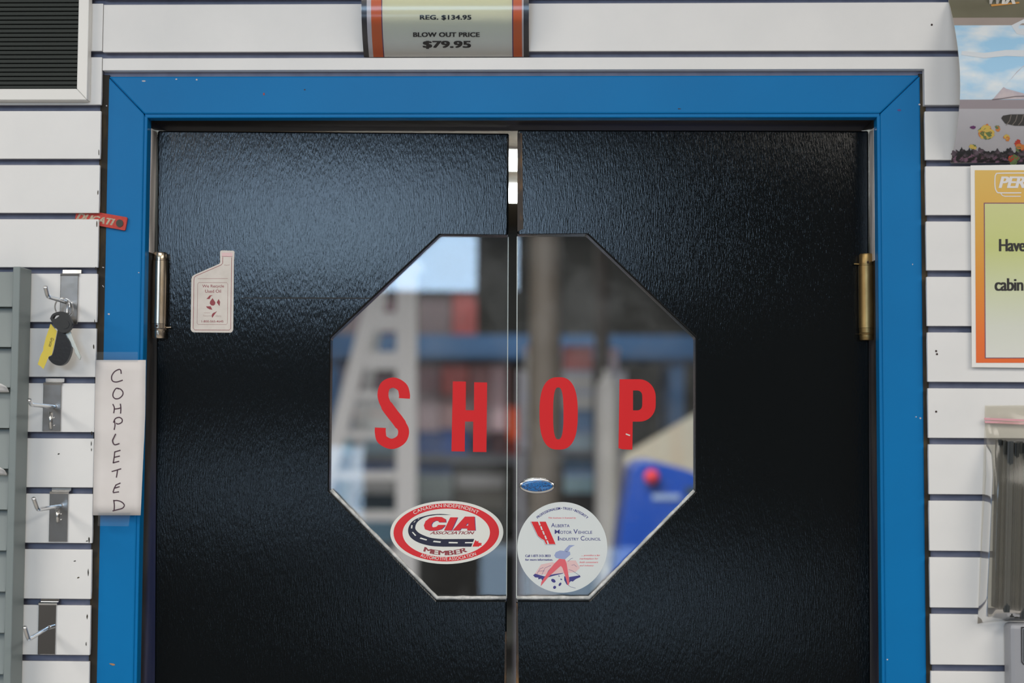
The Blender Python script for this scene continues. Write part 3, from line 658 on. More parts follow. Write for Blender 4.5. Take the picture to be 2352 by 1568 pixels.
# ------------------------------------------------------------------ grey card rack, left edge
ck = thing('card_rack', W(20, 1568, 0), 'grey metal card rack with stepped pockets mounted on the slat wall', 'card rack')
YR = -.043; Sr = flat(YR)
xs1 = W(73, 630, 0).x; xs0 = Sr(46.5, 620).x; xm = max(xs0, xs1); zr1 = Sr(40, 612).z
wst = Sr(46.5, 700).x-Sr(29.5, 700).x
part('side_rail', boxg(xm-wst, xm, YR, -.0003, .75, zr1), m_rack, ck, bevel=.0012)
part('back_panel', boxg(-1.2, xm-wst, -.010, -.0003, .75, zr1-.004), m_rackp, ck)
rp = []
stepz = (Sr(20, 705).z-Sr(20, 1455).z)/8
for k in range(-1, 15):
    zt2 = Sr(20, 705).z-k*stepz; zb2 = zt2-stepz+.0006
    if k == -1: zt2 = zr1-.006
    x1 = xm-wst-.0005
    v = [(-1.2, -.030, zt2), (x1, -.030, zt2), (x1, -.041, zb2), (-1.2, -.041, zb2), (-1.2, -.0285, zt2), (x1, -.0285, zt2), (x1, -.0101, zb2), (-1.2, -.0101, zb2)]
    part('pocket', (v, [(0, 1, 2, 3), (4, 7, 6, 5), (0, 4, 5, 1), (3, 2, 6, 7), (1, 5, 6, 2), (0, 3, 7, 4)]), m_rackp, ck, bevel=.0006)
for py, lab in ((878, 'curled white card sticking out of an upper pocket of the grey rack'), (1068, 'curled white card sticking out of a lower pocket of the grey rack')):
    V, Fc = [], []
    zz = Sr(10, py).z; zb3 = Sr(10, py+22).z; xr = xm-wst-.0015
    for i in range(9):
        x = xr-.05*(i/8)**1.0; lift = .012*(i/8)**.6
        for k in range(4):
            t = k/3; V.append((x, -.0425-.004*t-.006*t*t, zb3+(zz-zb3)*t*.55+lift*t))
    for i in range(8):
        for k in range(3): a = i*4+k; Fc.append((a, a+1, a+5, a+4))
    o = part('paper_card', (V, Fc), mat('card_white', (.74, .73, .72), .6), None, True); tag(o, lab, 'card')
    s_ = o.modifiers.new('s', 'SOLIDIFY'); s_.thickness = .0006

# ------------------------------------------------------------------ slatwall hooks
def hook(plate, br, root, bend, tip, slot, mplate, label):
    x0, y0, x1, y1 = plate; c = W((x0+x1)/2, y1, 0); t = thing('wall_hook', (c.x, 0, c.z), label, 'hook')
    a = W(x0, (y0+y1)/2, -.0022).x; b = W(x1, (y0+y1)/2, -.0022).x; zt = W(x0, y0, -.0022).z; zb_ = W(x0, y1, -.0022).z
    part('back_plate', boxg(a, b, -.0022, -.0004, zb_, zt), mplate, t, bevel=.0008)
    n = 6; lip = []                                  # bent lip that goes over the slat edge into the groove
    prof = [(-.0022, zt-.001), (-.0026, zt+.0012), (-.001, zt+.0026), (.0035, zt+.003), (.0062, zt+.0036), (.0066, zt+.0085)]
    th_ = .0013; V = []
    for (y, z), (dy, dz) in zip(prof, [(0.6, 0), (.6, .2), (.3, .8), (0, .8), (.6, .6), (.8, 0)]):
        V += [(a, y, z), (b+.001, y, z), (b+.001, y+th_*dy, z-th_*dz), (a, y+th_*dy, z-th_*dz)]
    Fc = [(i*4+k, i*4+(k+1) % 4, (i+1)*4+(k+1) % 4, (i+1)*4+k) for i in range(n-1) for k in range(4)]+[(0, 1, 2, 3), (n*4-4, n*4-3, n*4-2, n*4-1)]
    part('lip', (V, Fc), mplate, t)
    p0 = W(*root, -.0025); p1 = W(*bend, -.084); p2 = W(*tip, -.094)
    pts = [p0, p0.lerp(p1, .5), p0.lerp(p1, .93), p1+(p2-p1)*.08+(p0-p1)*.02, p1.lerp(p2, .25), p2]
    part('prong', tubeg(spline([tuple(q) for q in pts], 4), .0027, 12), m_chrome, t, True)
    part('weld', latheg(0, 0, [(0, .0055), (.0025, .0046), (.004, .003)], 14), m_zinc, t, True).matrix_local = Matrix.Translation(p0) @ Matrix.Rotation(math.pi/2, 4, 'X')
    if slot:
        q0 = W(slot[0], slot[1], -.004); q1 = W(slot[0]+(slot[3] if len(slot) > 3 else 0), slot[2], -.004)
        part('slot_tab', tubeg([q0, q1], .0024, 8), m_chrome, t, True)
        for f_ in (.35, .8):
            q = q0.lerp(q1, f_)+Vector((.0048, 0, 0)); part('spot_weld', latheg(q.x, q.y+.001, [(q.z-.0012, .0006), (q.z, .0014), (q.z+.0012, .0006)], 8), m_chrome, t, True)
    return t
for h_ in (((137.5, 632, 179, 744), None, (159.6, 696), (109.9, 681), (104, 658), None, m_zinc, 'metal slat wall hook holding a set of keys'),
           ((98.2, 882, 140, 990), None, (124, 934), (72, 929), (67, 918), (115.5, 945, 985), m_zinc, 'empty metal slat wall hook, next one below the keys'),
           ((112.7, 1132, 155.5, 1244), None, (138, 1162), (87, 1170), (77, 1143), (131.5, 1170, 1199), m_zinc, 'empty metal slat wall hook beside the bottom end of the paper strip'),
           ((87.2, 1387, 128, 1503), None, (109, 1442), (65.5, 1468), (56.4, 1439), None, mat('polished_plate', (.55, .56, .58), .07, 1.0), 'empty mirror-bright metal slat wall hook, lowest of the hooks')):
    hook(*h_)

# ------------------------------------------------------------------ keys on the first hook
def k6(x, y): return (80+x/6.03, 600+y/6.03)
def PK(pts): return [k6(*p) for p in pts]
ks = thing('key_set', W(147, 840, -.02), 'set of keys with a black fob and yellow paper tag hanging from a wall hook', 'keys')
YK = -.024
rc = W(*k6(405, 640), YK)
part('split_ring', tubeg([(rc.x+.0125*math.cos(a), rc.y-.004*math.sin(a), rc.z+.0125*math.sin(a)) for a in [2*math.pi*k/28 for k in range(29)]], .0011, 8, False), m_chrome, ks, True)
rc2 = W(*k6(462, 640), YK)
part('chain_link', tubeg([(rc2.x+.003*math.cos(a), rc2.y-.004*math.cos(a), rc2.z+.010*math.sin(a)) for a in [2*math.pi*k/20 for k in range(21)]], .0011, 8, False), m_chrome, ks, True)
SK = flat(YK)
kh = part('key_head', holeg(PK(spline([(250, 800), (285, 738), (370, 705), (460, 715), (520, 785), (552, 870), (525, 950), (460, 995), (390, 985), (310, 905), (250, 800)], 4)[:-1]), PK([(288, 795), (310, 758), (372, 740), (382, 760), (330, 800), (300, 808)]), SK, .004, .0115), m_plast, ks, bevel=.0014)
part('head_emblem', prismg([k6(*p) for p in ell(455, 880, 62, 62, 20)], SK, .0112, .0122), m_plast, ks)
part('key_blade', prismg(PK([(430, 985), (505, 960), (560, 1110), (655, 1325), (640, 1370), (620, 1345), (600, 1310), (572, 1270), (560, 1215), (528, 1180), (510, 1120)]), SK, .003, .0052), mat('key_steel', (.70, .70, .62), .3, 1.0), ks, bevel=.0004)
part('blade_groove', prismg(PK([(510, 1050), (524, 1045), (632, 1320), (622, 1322)]), SK, .0052, .0054), mat('key_steel', (.70, .70, .62), .3, 1.0), ks)
part('fob', prismg(PK(spline([(345, 950), (430, 985), (490, 1090), (528, 1190), (512, 1300), (460, 1400), (380, 1446), (290, 1425), (225, 1365), (222, 1325), (270, 1290), (310, 1130), (345, 950)], 4)[:-1]), SK, .000, .008), m_leather, ks, bevel=.003)
part('paper_tag', prismg(PK([(250, 868), (280, 905), (336, 970), (300, 1150), (266, 1300), (226, 1315), (190, 1400), (150, 1495), (110, 1455), (70, 1430), (112, 1300), (148, 1235), (150, 1190), (185, 1055)]), SK, .0082, .0086), m_yellow, ks)
part('handwriting', textg('Grucas', (80+196/6.03, 600+1105/6.03, 80+322/6.03, 600+1150/6.03), SK, .0088, .0, .2, 1.0, math.radians(105)), m_iblack, ks)

# ------------------------------------------------------------------ red rubber tag tucked into a groove
def k7(x, y): return (160+x/14.7, 470+y/14.7)
def PKT(pts): return [k7(*p) for p in pts]
YT = .0088; ST = flat(YT)
rtg = thing('rubber_tag', W(232, 529, YT), 'red rubber key tag with italic lettering, stuck in a slat groove over the frame', 'tag')
part('tag_body', prismg(PKT([(238, 268), (960, 268), (1050, 275), (1945, 432), (1968, 470), (1900, 850), (1870, 878), (1000, 720), (905, 700), (200, 575)]), ST, 0, .0032), m_dred, rtg, bevel=.0008)
part('lettering', textb('DUCATI', (160+250/14.7, 470+385/14.7, 160+1560/14.7, 470+615/14.7), ST, .0034, 1.2, .3, .35, 1.0, math.radians(9.5)), m_tagtxt, rtg)
part('snap_button', prismg([k7(*p) for p in ell(1715, 640, 118, 128, 24)], ST, .0031, .0042), mat('button_dark', (.05, .045, .035), .4, .6), rtg)

# ------------------------------------------------------------------ posters on the right
def bow(py, p0, p1, h, base): t = (py-p0)/(p1-p0); return base-h*math.sin(math.pi*max(0, min(1, t)))**.85 if 0 < t < 1 else base
YA = lambda py: bow(py, 3, 374, .050, -.001)
def SA(px, py, off=0.0): return W(px, py, YA(py), off)
pa = thing('sky_poster', SA(2280, 374), 'bowed poster with blue cloudy sky over a pale grey lower part, on the slat wall', 'poster')
rowsA = [-70, -40, -10, 3]+[3+371*k/24 for k in range(1, 25)]
xA0, xA1 = W(2183, 374, -.001).x, W(2183, 374, -.001).x+.30
V, Fc, UV = [], [], []
for py in rowsA:
    z = W(2250, py, YA(py)).z
    for k in range(13): V.append((xA0+(xA1-xA0)*k/12, YA(py), z)); UV.append((k/12, py))
for i in range(len(rowsA)-1):
    for k in range(12): q = i*13+k; Fc.append((q, q+1, q+14, q+13))
def band(a, b, name, m, off):
    rr = [r for r in rowsA if a < r < b]; rr = [a]+rr+[b]; v, f = [], []
    for py in rr:
        z = W(2250, py, YA(py)).z
        for k in range(13): v.append((xA0+(xA1-xA0)*k/12, YA(py)-off, z))
    for i in range(len(rr)-1):
        for k in range(12): q = i*13+k; f.append((q, q+1, q+14, q+13))
    return part(name, (v, f), m, pa, True)
sh = part('sheet', (V, Fc), mat('poster_back', (.62, .60, .57), .6), pa, True); s_ = sh.modifiers.new('s', 'SOLIDIFY'); s_.thickness = .0008; s_.offset = 0
def pmat(name, c1, c2, scale, st, lo, hi): return mat(name, c1, .5, noise=(scale, st, c2, lo, hi))
band(-70, 41, 'header_band', pmat('poster_khaki', (.165, .155, .105), (.145, .135, .09), 20, V3, .4, .7), .0008)
band(41, 58.5, 'strip_band', pmat('poster_taupe', (.36, .30, .27), (.32, .27, .24), 20, V3, .4, .7), .0008)
band(58.5, 229, 'sky_band', pmat('poster_sky', (.33, .58, .80), (.72, .77, .80), 16, (1, 1, 2.2), .45, .68), .0008)
band(229, 250, 'road_band', pmat('poster_road', (.30, .26, .28), (.24, .21, .23), 20, (.3, 1, 1), .4, .7), .0008)
band(250, 352, 'lower_band', pmat('poster_grey', (.47, .46, .49), (.42, .41, .44), 8, V3, .4, .7), .0008)
band(352, 374, 'foliage_band', pmat('poster_foliage', (.012, .012, .014), (.22, .12, .18), 130, V3, .5, .62), .0008)
def blob(cx_, cy_, rx, ry, m, off, n=18, j=.45, rot=0):
    pts = [(cx_+(x-cx_)*(1-j*random.random()), cy_+(y-cy_)*(1-j*random.random())) for x, y in ell(cx_, cy_, rx, ry, n, rot=rot)]
    return flatg(pts, SA, off)
inks = [mat('petal_violet', (.13, .035, .13), .6), mat('petal_orange', (.60, .20, .05), .6), mat('petal_yellow', (.62, .44, .10), .6), mat('petal_green', (.13, .19, .07), .6), mat('petal_red', (.48, .05, .03), .6)]
GB = [[], [], [], [], []]
for cx_, cy_, r_, cols in ((2234, 293, 12, (0,)), (2264, 302, 22, (1, 2, 3, 4, 1, 3, 2)), (2288, 296, 10, (1, 3)), (2313, 315, 11, (1, 2)), (2237, 341, 13, (3, 2)), (2345, 335, 18, (1, 4, 3)), (2325, 366, 20, (4, 3))):
    for q in cols:
        for _ in range(2): GB[q].append(blob(cx_+random.uniform(-.45, .45)*r_*(len(cols) > 1), cy_+random.uniform(-.45, .45)*r_*(len(cols) > 1), r_*random.uniform(.45, .75), r_*random.uniform(.35, .65), inks[q], .0012+.00008*random.random()))
for q in range(5):
    for g_ in GB[q]: part('flower_print', g_, inks[q], pa)
part('foliage_print', join([blob(2190+k*9, 353+random.uniform(-6, 4), 9, 11, None, .0011+.0001*(k % 3), 12, .6) for k in range(19)]), mat('foliage_ink', (.02, .02, .024), .7, noise=(90, V3, (.14, .10, .13), .45, .65)), pa)
gp = part('grille_print', flatg([(2299, 272), (2303, 266), (2320, 263), (2420, 262), (2420, 290), (2330, 289), (2308, 284)], SA, .0012), mat('grille_ink', (.045, .042, .04), .6), pa)
part('grille_lines', join([ribbong([(2310+k*14, 288), (2318+k*14, 278), (2322+k*14, 264)], 1.6, SA, .0015) for k in range(6)]), mat('grille_light', (.22, .19, .17), .6), gp)
part('hill_print', join([flatg([(2318, 186), (2335, 165), (2352, 150), (2400, 135), (2400, 228), (2280, 228), (2300, 205)], SA, .0011)]), mat('hill_ink', (.58, .50, .50), .6, noise=(30, V3, (.40, .36, .42), .45, .65)), pa)
part('cloud_print', join([flatg([(2322, 58.8), (2352, 44), (2440, 40), (2440, 75), (2380, 88), (2335, 78)], SA, .0011), ribbong([(2208, 122), (2260, 128), (2310, 122), (2420, 125)], [9, 12, 14, 16], SA, .0011)]), mat('cloud_ink', (.62, .66, .70), .6), pa)
part('wire_print', ribbong([(2278, 229), (2300, 227), (2330, 222), (2420, 219)], 2.2, SA, .0012), mat('wire_ink', (.16, .13, .14), .6), pa)
part('lettering', textb('WIX', (2270, -26, 2338, 10), SA, .0013, 1.8, .6, .3), mat('poster_letter', (.66, .63, .58), .5), pa)
part('underline', flatg([(2275, 11), (2340, 4.5), (2341, 8.5), (2277, 15.5)], SA, .0013), mat('poster_underline', (.62, .30, .08), .5), pa)

# cabin poster with orange border
YBp = -.0045; SB = flat(YBp)
pb = thing('cabin_poster', SB(2290, 843), 'poster with orange border and pale green panel, white edges, on the slat wall', 'poster')
def rectg(x0, y0, x1, y1, off): return flatg([(x0, y0), (x1, y0), (x1+1, y1), (x0+3*(y1-y0)/463, y1)], SB, off)
part('sheet', prismg([(2229, 380), (2480, 376), (2486, 846), (2232, 843)], SB, 0, .0006), mat('poster_white', (.76, .755, .73), .55), pb)
zB0, zB1 = SB(2300, 832).z, SB(2300, 391).z
m_or = gradmat('border_orange_fade', [(0, (.73, .13, .02)), (.12, (.74, .15, .02)), (.42, (.68, .25, .02)), (.72, (.64, .36, .055)), (1, (.66, .43, .10))], zB0, zB1)
m_gr = gradmat('panel_green_fade', [(0, (.66, .67, .62)), (.2, (.62, .64, .56)), (.5, (.56, .60, .36)), (.72, (.52, .56, .21)), (1, (.56, .58, .26))], SB(2300, 820).z, SB(2300, 468).z)
part('border', rectg(2238.5, 391, 2470, 833, .0009), m_or, pb)
part('border_line', rectg(2259, 465.5, 2450, 823, .0011), mat('border_line', (.22, .08, .12), .5), pb)
part('panel', rectg(2261.3, 468, 2447, 821, .0013), m_gr, pb)
m_lt = mat('logo_pale', (.68, .66, .66), .5)
lg = [(2352, 397.5), (2294, 398), (2287, 401), (2284.8, 408), (2285, 430), (2289, 440), (2296, 443), (2345, 443)]
part('logo_outline', join([ribbong(spline(lg, 3)[:1]+spline(lg, 3), 2.6, SB, .0012), ribbong([(2298, 444), (2302, 449.5), (2308, 451), (2344, 451)], 2, SB, .0012)]), m_lt, pb)
part('lettering', textb('PER', (2293, 405.5, 2354, 432), SB, .0013, 1.6, .6, .25, .95), m_lt, pb)
lines([textb('Have', (2293.5, 549, 2355, 577.5), SB, .0015, 1.3, .3, 0, .95), textb('cabin', (2283.5, 639, 2350, 668), SB, .0015, 1.3, .3, 0, .95)], m_iblack, pb)

# ------------------------------------------------------------------ clear zip bag of dark strips, lower right
m_bag = glassmat('bag_film', (.95, .94, .91), 1.40, .14, .10, (.66, .63, .54))
YG = -.034
bg = thing('zip_bag', W(2300, 1425, -.02), 'clear zip bag with a pink seal, packed with dark strips, hung on the slat wall', 'bag')
left = [(2262, 930), (2261, 960), (2266, 1005), (2264, 1090), (2259, 1180), (2254, 1280), (2250, 1360), (2246, 1415), (2245, 1432)]
V, Fc = [], []; K = 10
for i, (x, y) in enumerate(left):
    yend = y+(0 if i < 8 else -6)
    for k in range(K+1):
        t = k/K; px = x+(2380-x)*t; d = min(1, max(0, (y-985)/60))*min(1, max(0, (1432-y)/25))
        py = y+(yend-y)*min(1, t*4); V.append(W(px, py, -.004-.034*d*min(1, t*5)**.7-.001*math.sin(7*t+y*.05)))
for i in range(len(left)-1):
    for k in range(K): a = i*(K+1)+k; Fc.append((a, a+1, a+K+2, a+K+1))
part('front_film', (V, Fc), m_bag, bg, True)
part('back_film', flatg([(2263, 932), (2380, 930), (2374, 1420), (2246, 1430)], flat(-.0012), 0), m_bag, bg)
part('zip_seal', join([prismg([(2260.5, 959), (2380, 964), (2380, 969), (2261, 964)], flat(-.0052), 0, .0012), prismg([(2261, 966), (2380, 971), (2380, 976), (2262, 971)], flat(-.0052), 0, .0012)]), mat('zip_pink', (.66, .34, .38), .45), bg)
tops = [(2286, 1008, 2276, 1392), (2296, 1010, 2285, 1396), (2305, 1012, 2296, 1402), (2320, 1015, 2308, 1412), (2332, 1013, 2322, 1416), (2344, 1016, 2336, 1418)]
sm = [mat('strip_dark', (.012, .014, .013), .4), mat('strip_grey', (.04, .045, .047), .3), mat('strip_olive', (.028, .028, .022), .4)]
for i, (xa, ya, xb, yb) in enumerate(tops):
    wd2 = (tops[i+1][0]-xa if i < 5 else 12)-1.5
    Sg = flat(-.006-.0035*(i % 3)); off = .019+.002*((i*5) % 4)
    o = part('rubber_strip', prismg([(xa, ya), (xa+wd2, ya), (xb+wd2, yb), (xb, yb)], Sg, 0, off-.004), sm[(i*2) % 3], None, bevel=.001)
    tag(o, 'dark flat strip standing in the bundle inside the clear zip bag', 'strip', 'strips in the zip bag')
    part('strip_rib', prismg([(xa+wd2*.35, ya+2), (xa+wd2*.55, ya+2), (xb+wd2*.55, yb-2), (xb+wd2*.35, yb-2)], Sg, off-.004, off-.003), sm[(i*2) % 3], o)

# grey case below the bag
gc = thing('grey_case', W(2350, 1568, -.02), 'grey plastic case with rounded edge hanging below the zip bag', 'case')
Sq = flat(-.030)
x0 = Sq(2320, 1500).x
part('shell', boxg(x0, x0+.22, -.030, -.0005, W(2330, 2000, -.03).z, Sq(2330, 1433).z), mat('case_grey', (.30, .31, .34), .4, bump=[(500, V3, .1, .0005)]), gc, bevel=.006)
part('panel_line', ringg([(2345, 1439), (2500, 1439), (2500, 1526), (2350, 1526), (2345.5, 1520)], [(2347.5, 1441.5), (2498, 1441.5), (2498, 1523.5), (2351, 1523.5), (2347.5, 1518)], Sq, .0002, .0008), m_iblack, gc)
part('panel', prismg([(2350, 1444), (2498, 1444), (2498, 1522), (2352, 1522), (2350, 1518)], Sq, .0001, .0005), mat('case_dark', (.05, .055, .06), .4), gc)

# ================================================================== the workshop behind the doors
def scol(c, k=.42): return tuple(min(.85, v/k) for v in lin(c))
SM = {}
def smat(c, rough=.6):
    key = 'shop_%d_%d_%d' % c
    return mat(key, scol(c), rough, noise=(6, V3, tuple(v*.8 for v in scol(c)), .35, .75))
# back wall
YW = 10.0
struct(part('wall_workshop_back', boxg(-4.9, 4.9, YW, YW+.2, 0, 3.2), m_shopw))
# tube lights under the ceiling
for py, lab in ((360, 'lit tube light on the workshop ceiling, nearer the doors than its neighbour'), (436, 'lit tube light on the workshop ceiling, nearer the back wall')):
    zt = 3.2; d = ray(1178, py); t = (zt-.05-CAM.z)/d.z; y = CAM.y+d.y*t
    tl = thing('tube_light', (0, y, zt), lab, 'lamp')
    part('housing', boxg(-1.3, 1.3, y-.08, y+.08, zt-.05, zt-.0005), mat('lamp_white', (.7, .7, .7), .5), tl)
    part('tube', join([tubeg([(-1.25, y-.035, zt-.075), (1.25, y-.035, zt-.075)], .024, 10), tubeg([(-1.25, y+.035, zt-.075), (1.25, y+.035, zt-.075)], .024, 10)]), mat('tube_glow', (.9, .9, .9), .5, emit=((.95, 1.0, .95), 24.0)), tl)

def rect3(px0, py0, px1, py1, Y, dep): a = W(px0, py0, Y); b = W(px1, py1, Y); return a.x, b.x, Y, Y+dep, b.z, a.z
# blue storage rack
YK0 = 7.0; m_rk = mat('rack_blue', scol((44, 74, 108), .5), .45)
rk = thing('storage_rack', (0, YK0, 0), 'tall blue steel storage rack standing across the workshop', 'rack')
def bar(n, px0, py0, px1, py1, Y, dep, m=m_rk, p=rk): return part(n, boxg(*rect3(px0, py0, px1, py1, Y, dep)), m, p)
X = lambda px: W(px, 800, YK0).x
ZT = W(1176, 772, YK0).z
decks = [W(1176, y, YK0).z for y in (822, 1046, 1250)]
for px in (748, 1538):
    for Y in (YK0, YK0+.72): part('upright', boxg(X(px), X(px)+.09, Y, Y+.08, 0, decks[0]+.001), m_rk, rk)
for i, z in enumerate(decks):
    hgt = .145 if i == 0 else .05
    for Y in (YK0-.03, YK0+.80): part('beam', boxg(X(735), X(1640), Y, Y+.03, z-.0, z+hgt) if i == 0 else boxg(X(735), X(1640), Y, Y+.03, z-hgt, z), m_rk if i == 0 else mat('shelf_beam_grey', (.16, .17, .2), .5), rk)
    part('deck', boxg(X(735), X(1640), YK0+.0005, YK0+.7995, z-.02, z) if i else boxg(X(735), X(1640), YK0+.0005, YK0+.7995, z+hgt-.03, z+hgt), mat('deck_grey', (.20, .20, .21), .6), rk)
def cartons(spec, Y, base_py, dep, grp, name='carton', base_z=None):
    """columns of boxes standing on one level: (x0, x1, [top rows from bottom up], [colours], [words])"""
    z_b = W(1176, base_py, Y).z if base_z is None else base_z
    for x0, x1, tops, cols, words in spec:
        zlow = z_b; a = W(x0, 1000, Y).x; b = W(x1, 1000, Y).x
        for t, c, w_ in zip(tops, cols, words):
            z1 = W((x0+x1)/2, t, Y).z
            e_ = thing(name, ((a+b)/2, Y, zlow), w_, 'box', grp)
            part('box_body', boxg(a+.002, b-.002, Y, Y+dep, zlow+.0005, z1-.002), smat(c), e_, bevel=.004)
            part('box_lid', boxg(a, b, Y-.004, Y+dep, z1-.002-min(.03, (z1-zlow)*.25), z1), smat(tuple(int(v*.85) for v in c)), e_)
            zlow = z1
Yb = YK0+.12
cartons([
 (766, 806, (995, 880, 838), ((120, 150, 200), (150, 150, 175), (115, 105, 125)), ('pale blue carton at the ladder end of the blue rack, bottom of its stack', 'grey lilac carton at the ladder end of the blue rack, middle of its stack', 'dull mauve carton at the ladder end of the blue rack, top of its stack')),
 (812, 905, (990, 945, 898, 856), ((95, 110, 120), (190, 175, 170), (170, 160, 165), (95, 75, 85)), ('dark grey carton behind the ladder, bottom of its stack', 'cream carton behind the ladder, second in its stack', 'light grey carton behind the ladder, third in its stack', 'dark plum carton behind the ladder, top of its stack')),
 (958, 1010, (990, 900, 838), ((40, 62, 105), (132, 116, 120), (120, 92, 98)), ('near black carton beside the ladder on the blue rack', 'grey carton beside the ladder on the blue rack, middle of its stack', 'dull brown carton beside the ladder, directly under the blue beam')),
 (1012, 1076, (985, 905, 838), ((32, 62, 115), (128, 104, 106), (160, 88, 86)), ('dark navy carton under a grey brown carton on the blue rack', 'grey brown carton under the reddish carton on the blue rack', 'reddish carton directly under the blue rack beam')),
 (1080, 1124, (1000, 930, 838), ((25, 34, 52), (105, 92, 95), (135, 96, 98)), ('black carton at the foot of an all dark stack on the blue rack', 'dark grey carton in the middle of an all dark stack on the blue rack', 'brown carton between the reddish and dusty pink cartons')),
 (1126, 1164, (990, 930, 838), ((60, 40, 45), (155, 132, 138), (150, 122, 128)), ('dark maroon carton under two pale pink cartons', 'pale pink carton in the middle of the pink stack on the blue rack', 'dusty pink carton on top of the pink stack on the blue rack')),
 (1166, 1192, (1010, 935, 840), ((90, 30, 20), (175, 62, 30), (60, 45, 40)), ('dark red carton under the orange red carton', 'orange red carton on the blue rack', 'dark brown carton on top of the orange red carton')),
], Yb, 1046, .45, 'cartons on the upper rack shelf', base_z=decks[1])
cartons([
 (764, 800, (1180, 1068), ((110, 140, 190), (140, 165, 215)), ('blue bin at the end of the lower rack shelf', 'pale blue bin at the end of the lower rack shelf, stacked on another')),
 (806, 908, (1172, 1132, 1092, 1064), ((95, 130, 150), (22, 48, 62), (172, 165, 160), (62, 100, 165)), ('grey teal bin behind the ladder, bottom of its stack', 'dark teal bin behind the ladder, under the beige bin', 'beige bin behind the ladder, under the bright blue bin', 'bright blue bin behind the ladder, top of its stack')),
 (960, 1040, (1150, 1082, 1066), ((110, 115, 125), (150, 168, 210), (50, 95, 160)), ('grey bin on the lower rack shelf under a grey blue bin', 'grey blue bin between a grey bin and a flat blue bin', 'flat blue bin on top of the grey blue bin')),
 (1046, 1160, (1170, 1120, 1088), ((60, 60, 56), (110, 108, 102), (205, 205, 198)), ('dark bin on the lower rack shelf, under the charcoal bin', 'charcoal bin directly under the pale grey tray', 'pale grey tray on top of the charcoal bin')),
], Yb, 1250, .45, 'bins on the lower rack shelf', 'storage_bin', base_z=decks[2])
cartons([
 (770, 834, (700,), ((92, 82, 86),), ('dull mauve carton on top of the blue rack, at its ladder end',)),
 (838, 905, (684,), ((70, 52, 58),), ('plum carton on top of the blue rack, behind the ladder',)),
 (957, 1034, (682,), ((74, 63, 66),), ('grey brown carton on top of the blue rack, beside the ladder',)),
 (1036, 1086, (676,), ((104, 48, 48),), ('red carton on top of the blue rack',)),
], Yb, 772, .45, 'cartons on top of the rack', base_z=decks[0]+.145)
# white step ladder in front of the rack
YL = 5.6; m_ld = mat('ladder_white', scol((182, 174, 174), .50), .5)
ld = thing('step_ladder', W(860, 1568, YL)*1.0, 'white step ladder standing in front of the blue rack', 'ladder'); ld.location.z = 0
def rail(n, pa_, pb_, w0, dep, Y0, Y1):
    a = W(*pa_, Y0); b = W(*pb_, Y1); dvec = b-a; t = (0-a.z)/dvec.z; b = a+dvec*t
    v = []
    for p in (a, b):
        for sx, sy in ((-1, 0), (1, 0), (1, 1), (-1, 1)): v.append((p.x+sx*w0/2, p.y+sy*dep, p.z))
    part(n, (v, [(0, 1, 2, 3), (4, 7, 6, 5)]+[(i, (i+1) % 4, (i+1) % 4+4, i+4) for i in range(4)]), m_ld, ld)
rail('side_rail', (933, 612), (933, 1060), .105, .05, YL, YL-.15)
rail('side_rail', (878, 612), (775, 1000), .085, .05, YL, YL-.15)
rail('rear_leg', (930, 640), (938, 1200), .05, .03, YL+.12, YL+.7)
rail('rear_leg', (880, 640), (800, 1200), .05, .03, YL+.12, YL+.7)
tp = rect3(876, 600, 962, 618, YL-.02, .2); part('top_cap', boxg(*tp), m_ld, ld)
for y in (718, 808, 899, 990, 1082, 1174, 1266, 1358):
    f_ = (y-612)/(1000-612); xl = 878+(775-878)*f_; a = W(xl, y, YL-.02); b = W(925, y+(40 if y < 850 else 18), YL-.02)
    part('tread', boxg(a.x, b.x, YL-.17*min(1, f_*.6)-.01, YL+.06, b.z, a.z), m_ld, ld)
# steel posts and pipe
def column(name, px0, px1, Y, c, label, top=3.2, cat='post'):
    a = W(px0, 900, Y).x; b = W(px1, 900, Y).x; r = (b-a)/2
    e_ = thing(name, ((a+b)/2, Y+r, 0), label, cat)
    part('shaft', latheg((a+b)/2, Y+r, [(.012, r), (top-.012, r)], 24), smat(c, .5), e_, True).modifiers.new('e', 'EDGE_SPLIT')
    part('base_plate', boxg(a-.04, b+.04, Y-.03, Y+2*r+.03, 0.0002, .012), smat((70, 70, 70)), e_)
    if top > 3: part('cap_plate', boxg(a-.04, b+.04, Y-.03, Y+2*r+.03, top-.012, top-.0002), smat((70, 70, 70)), e_)
    return e_
column('steel_post', 1214, 1287, 4.8, (92, 86, 78), 'thick grey beige steel post standing in front of the pale shelf')
column('steel_post', 1366, 1400, 5.75, (52, 46, 42), 'thin brownish steel post beside the lilac gas cylinder')
zb_ = W(1395, 880, 5.2).z
pp = column('gas_cylinder', 1368, 1424, 5.2, (176, 178, 196), 'tall pale lilac gas cylinder standing beside the thin steel post', top=zb_-.02, cat='cylinder')
a = W(1368, 900, 5.2).x; b = W(1424, 900, 5.2).x; r = (b-a)/2
part('shoulder', latheg((a+b)/2, 5.2+r, [(zb_-.032, r), (zb_+.0, r*.8), (zb_+.03, r*.35), (zb_+.07, r*.3)], 20), smat((176, 178, 196), .5), pp, True)
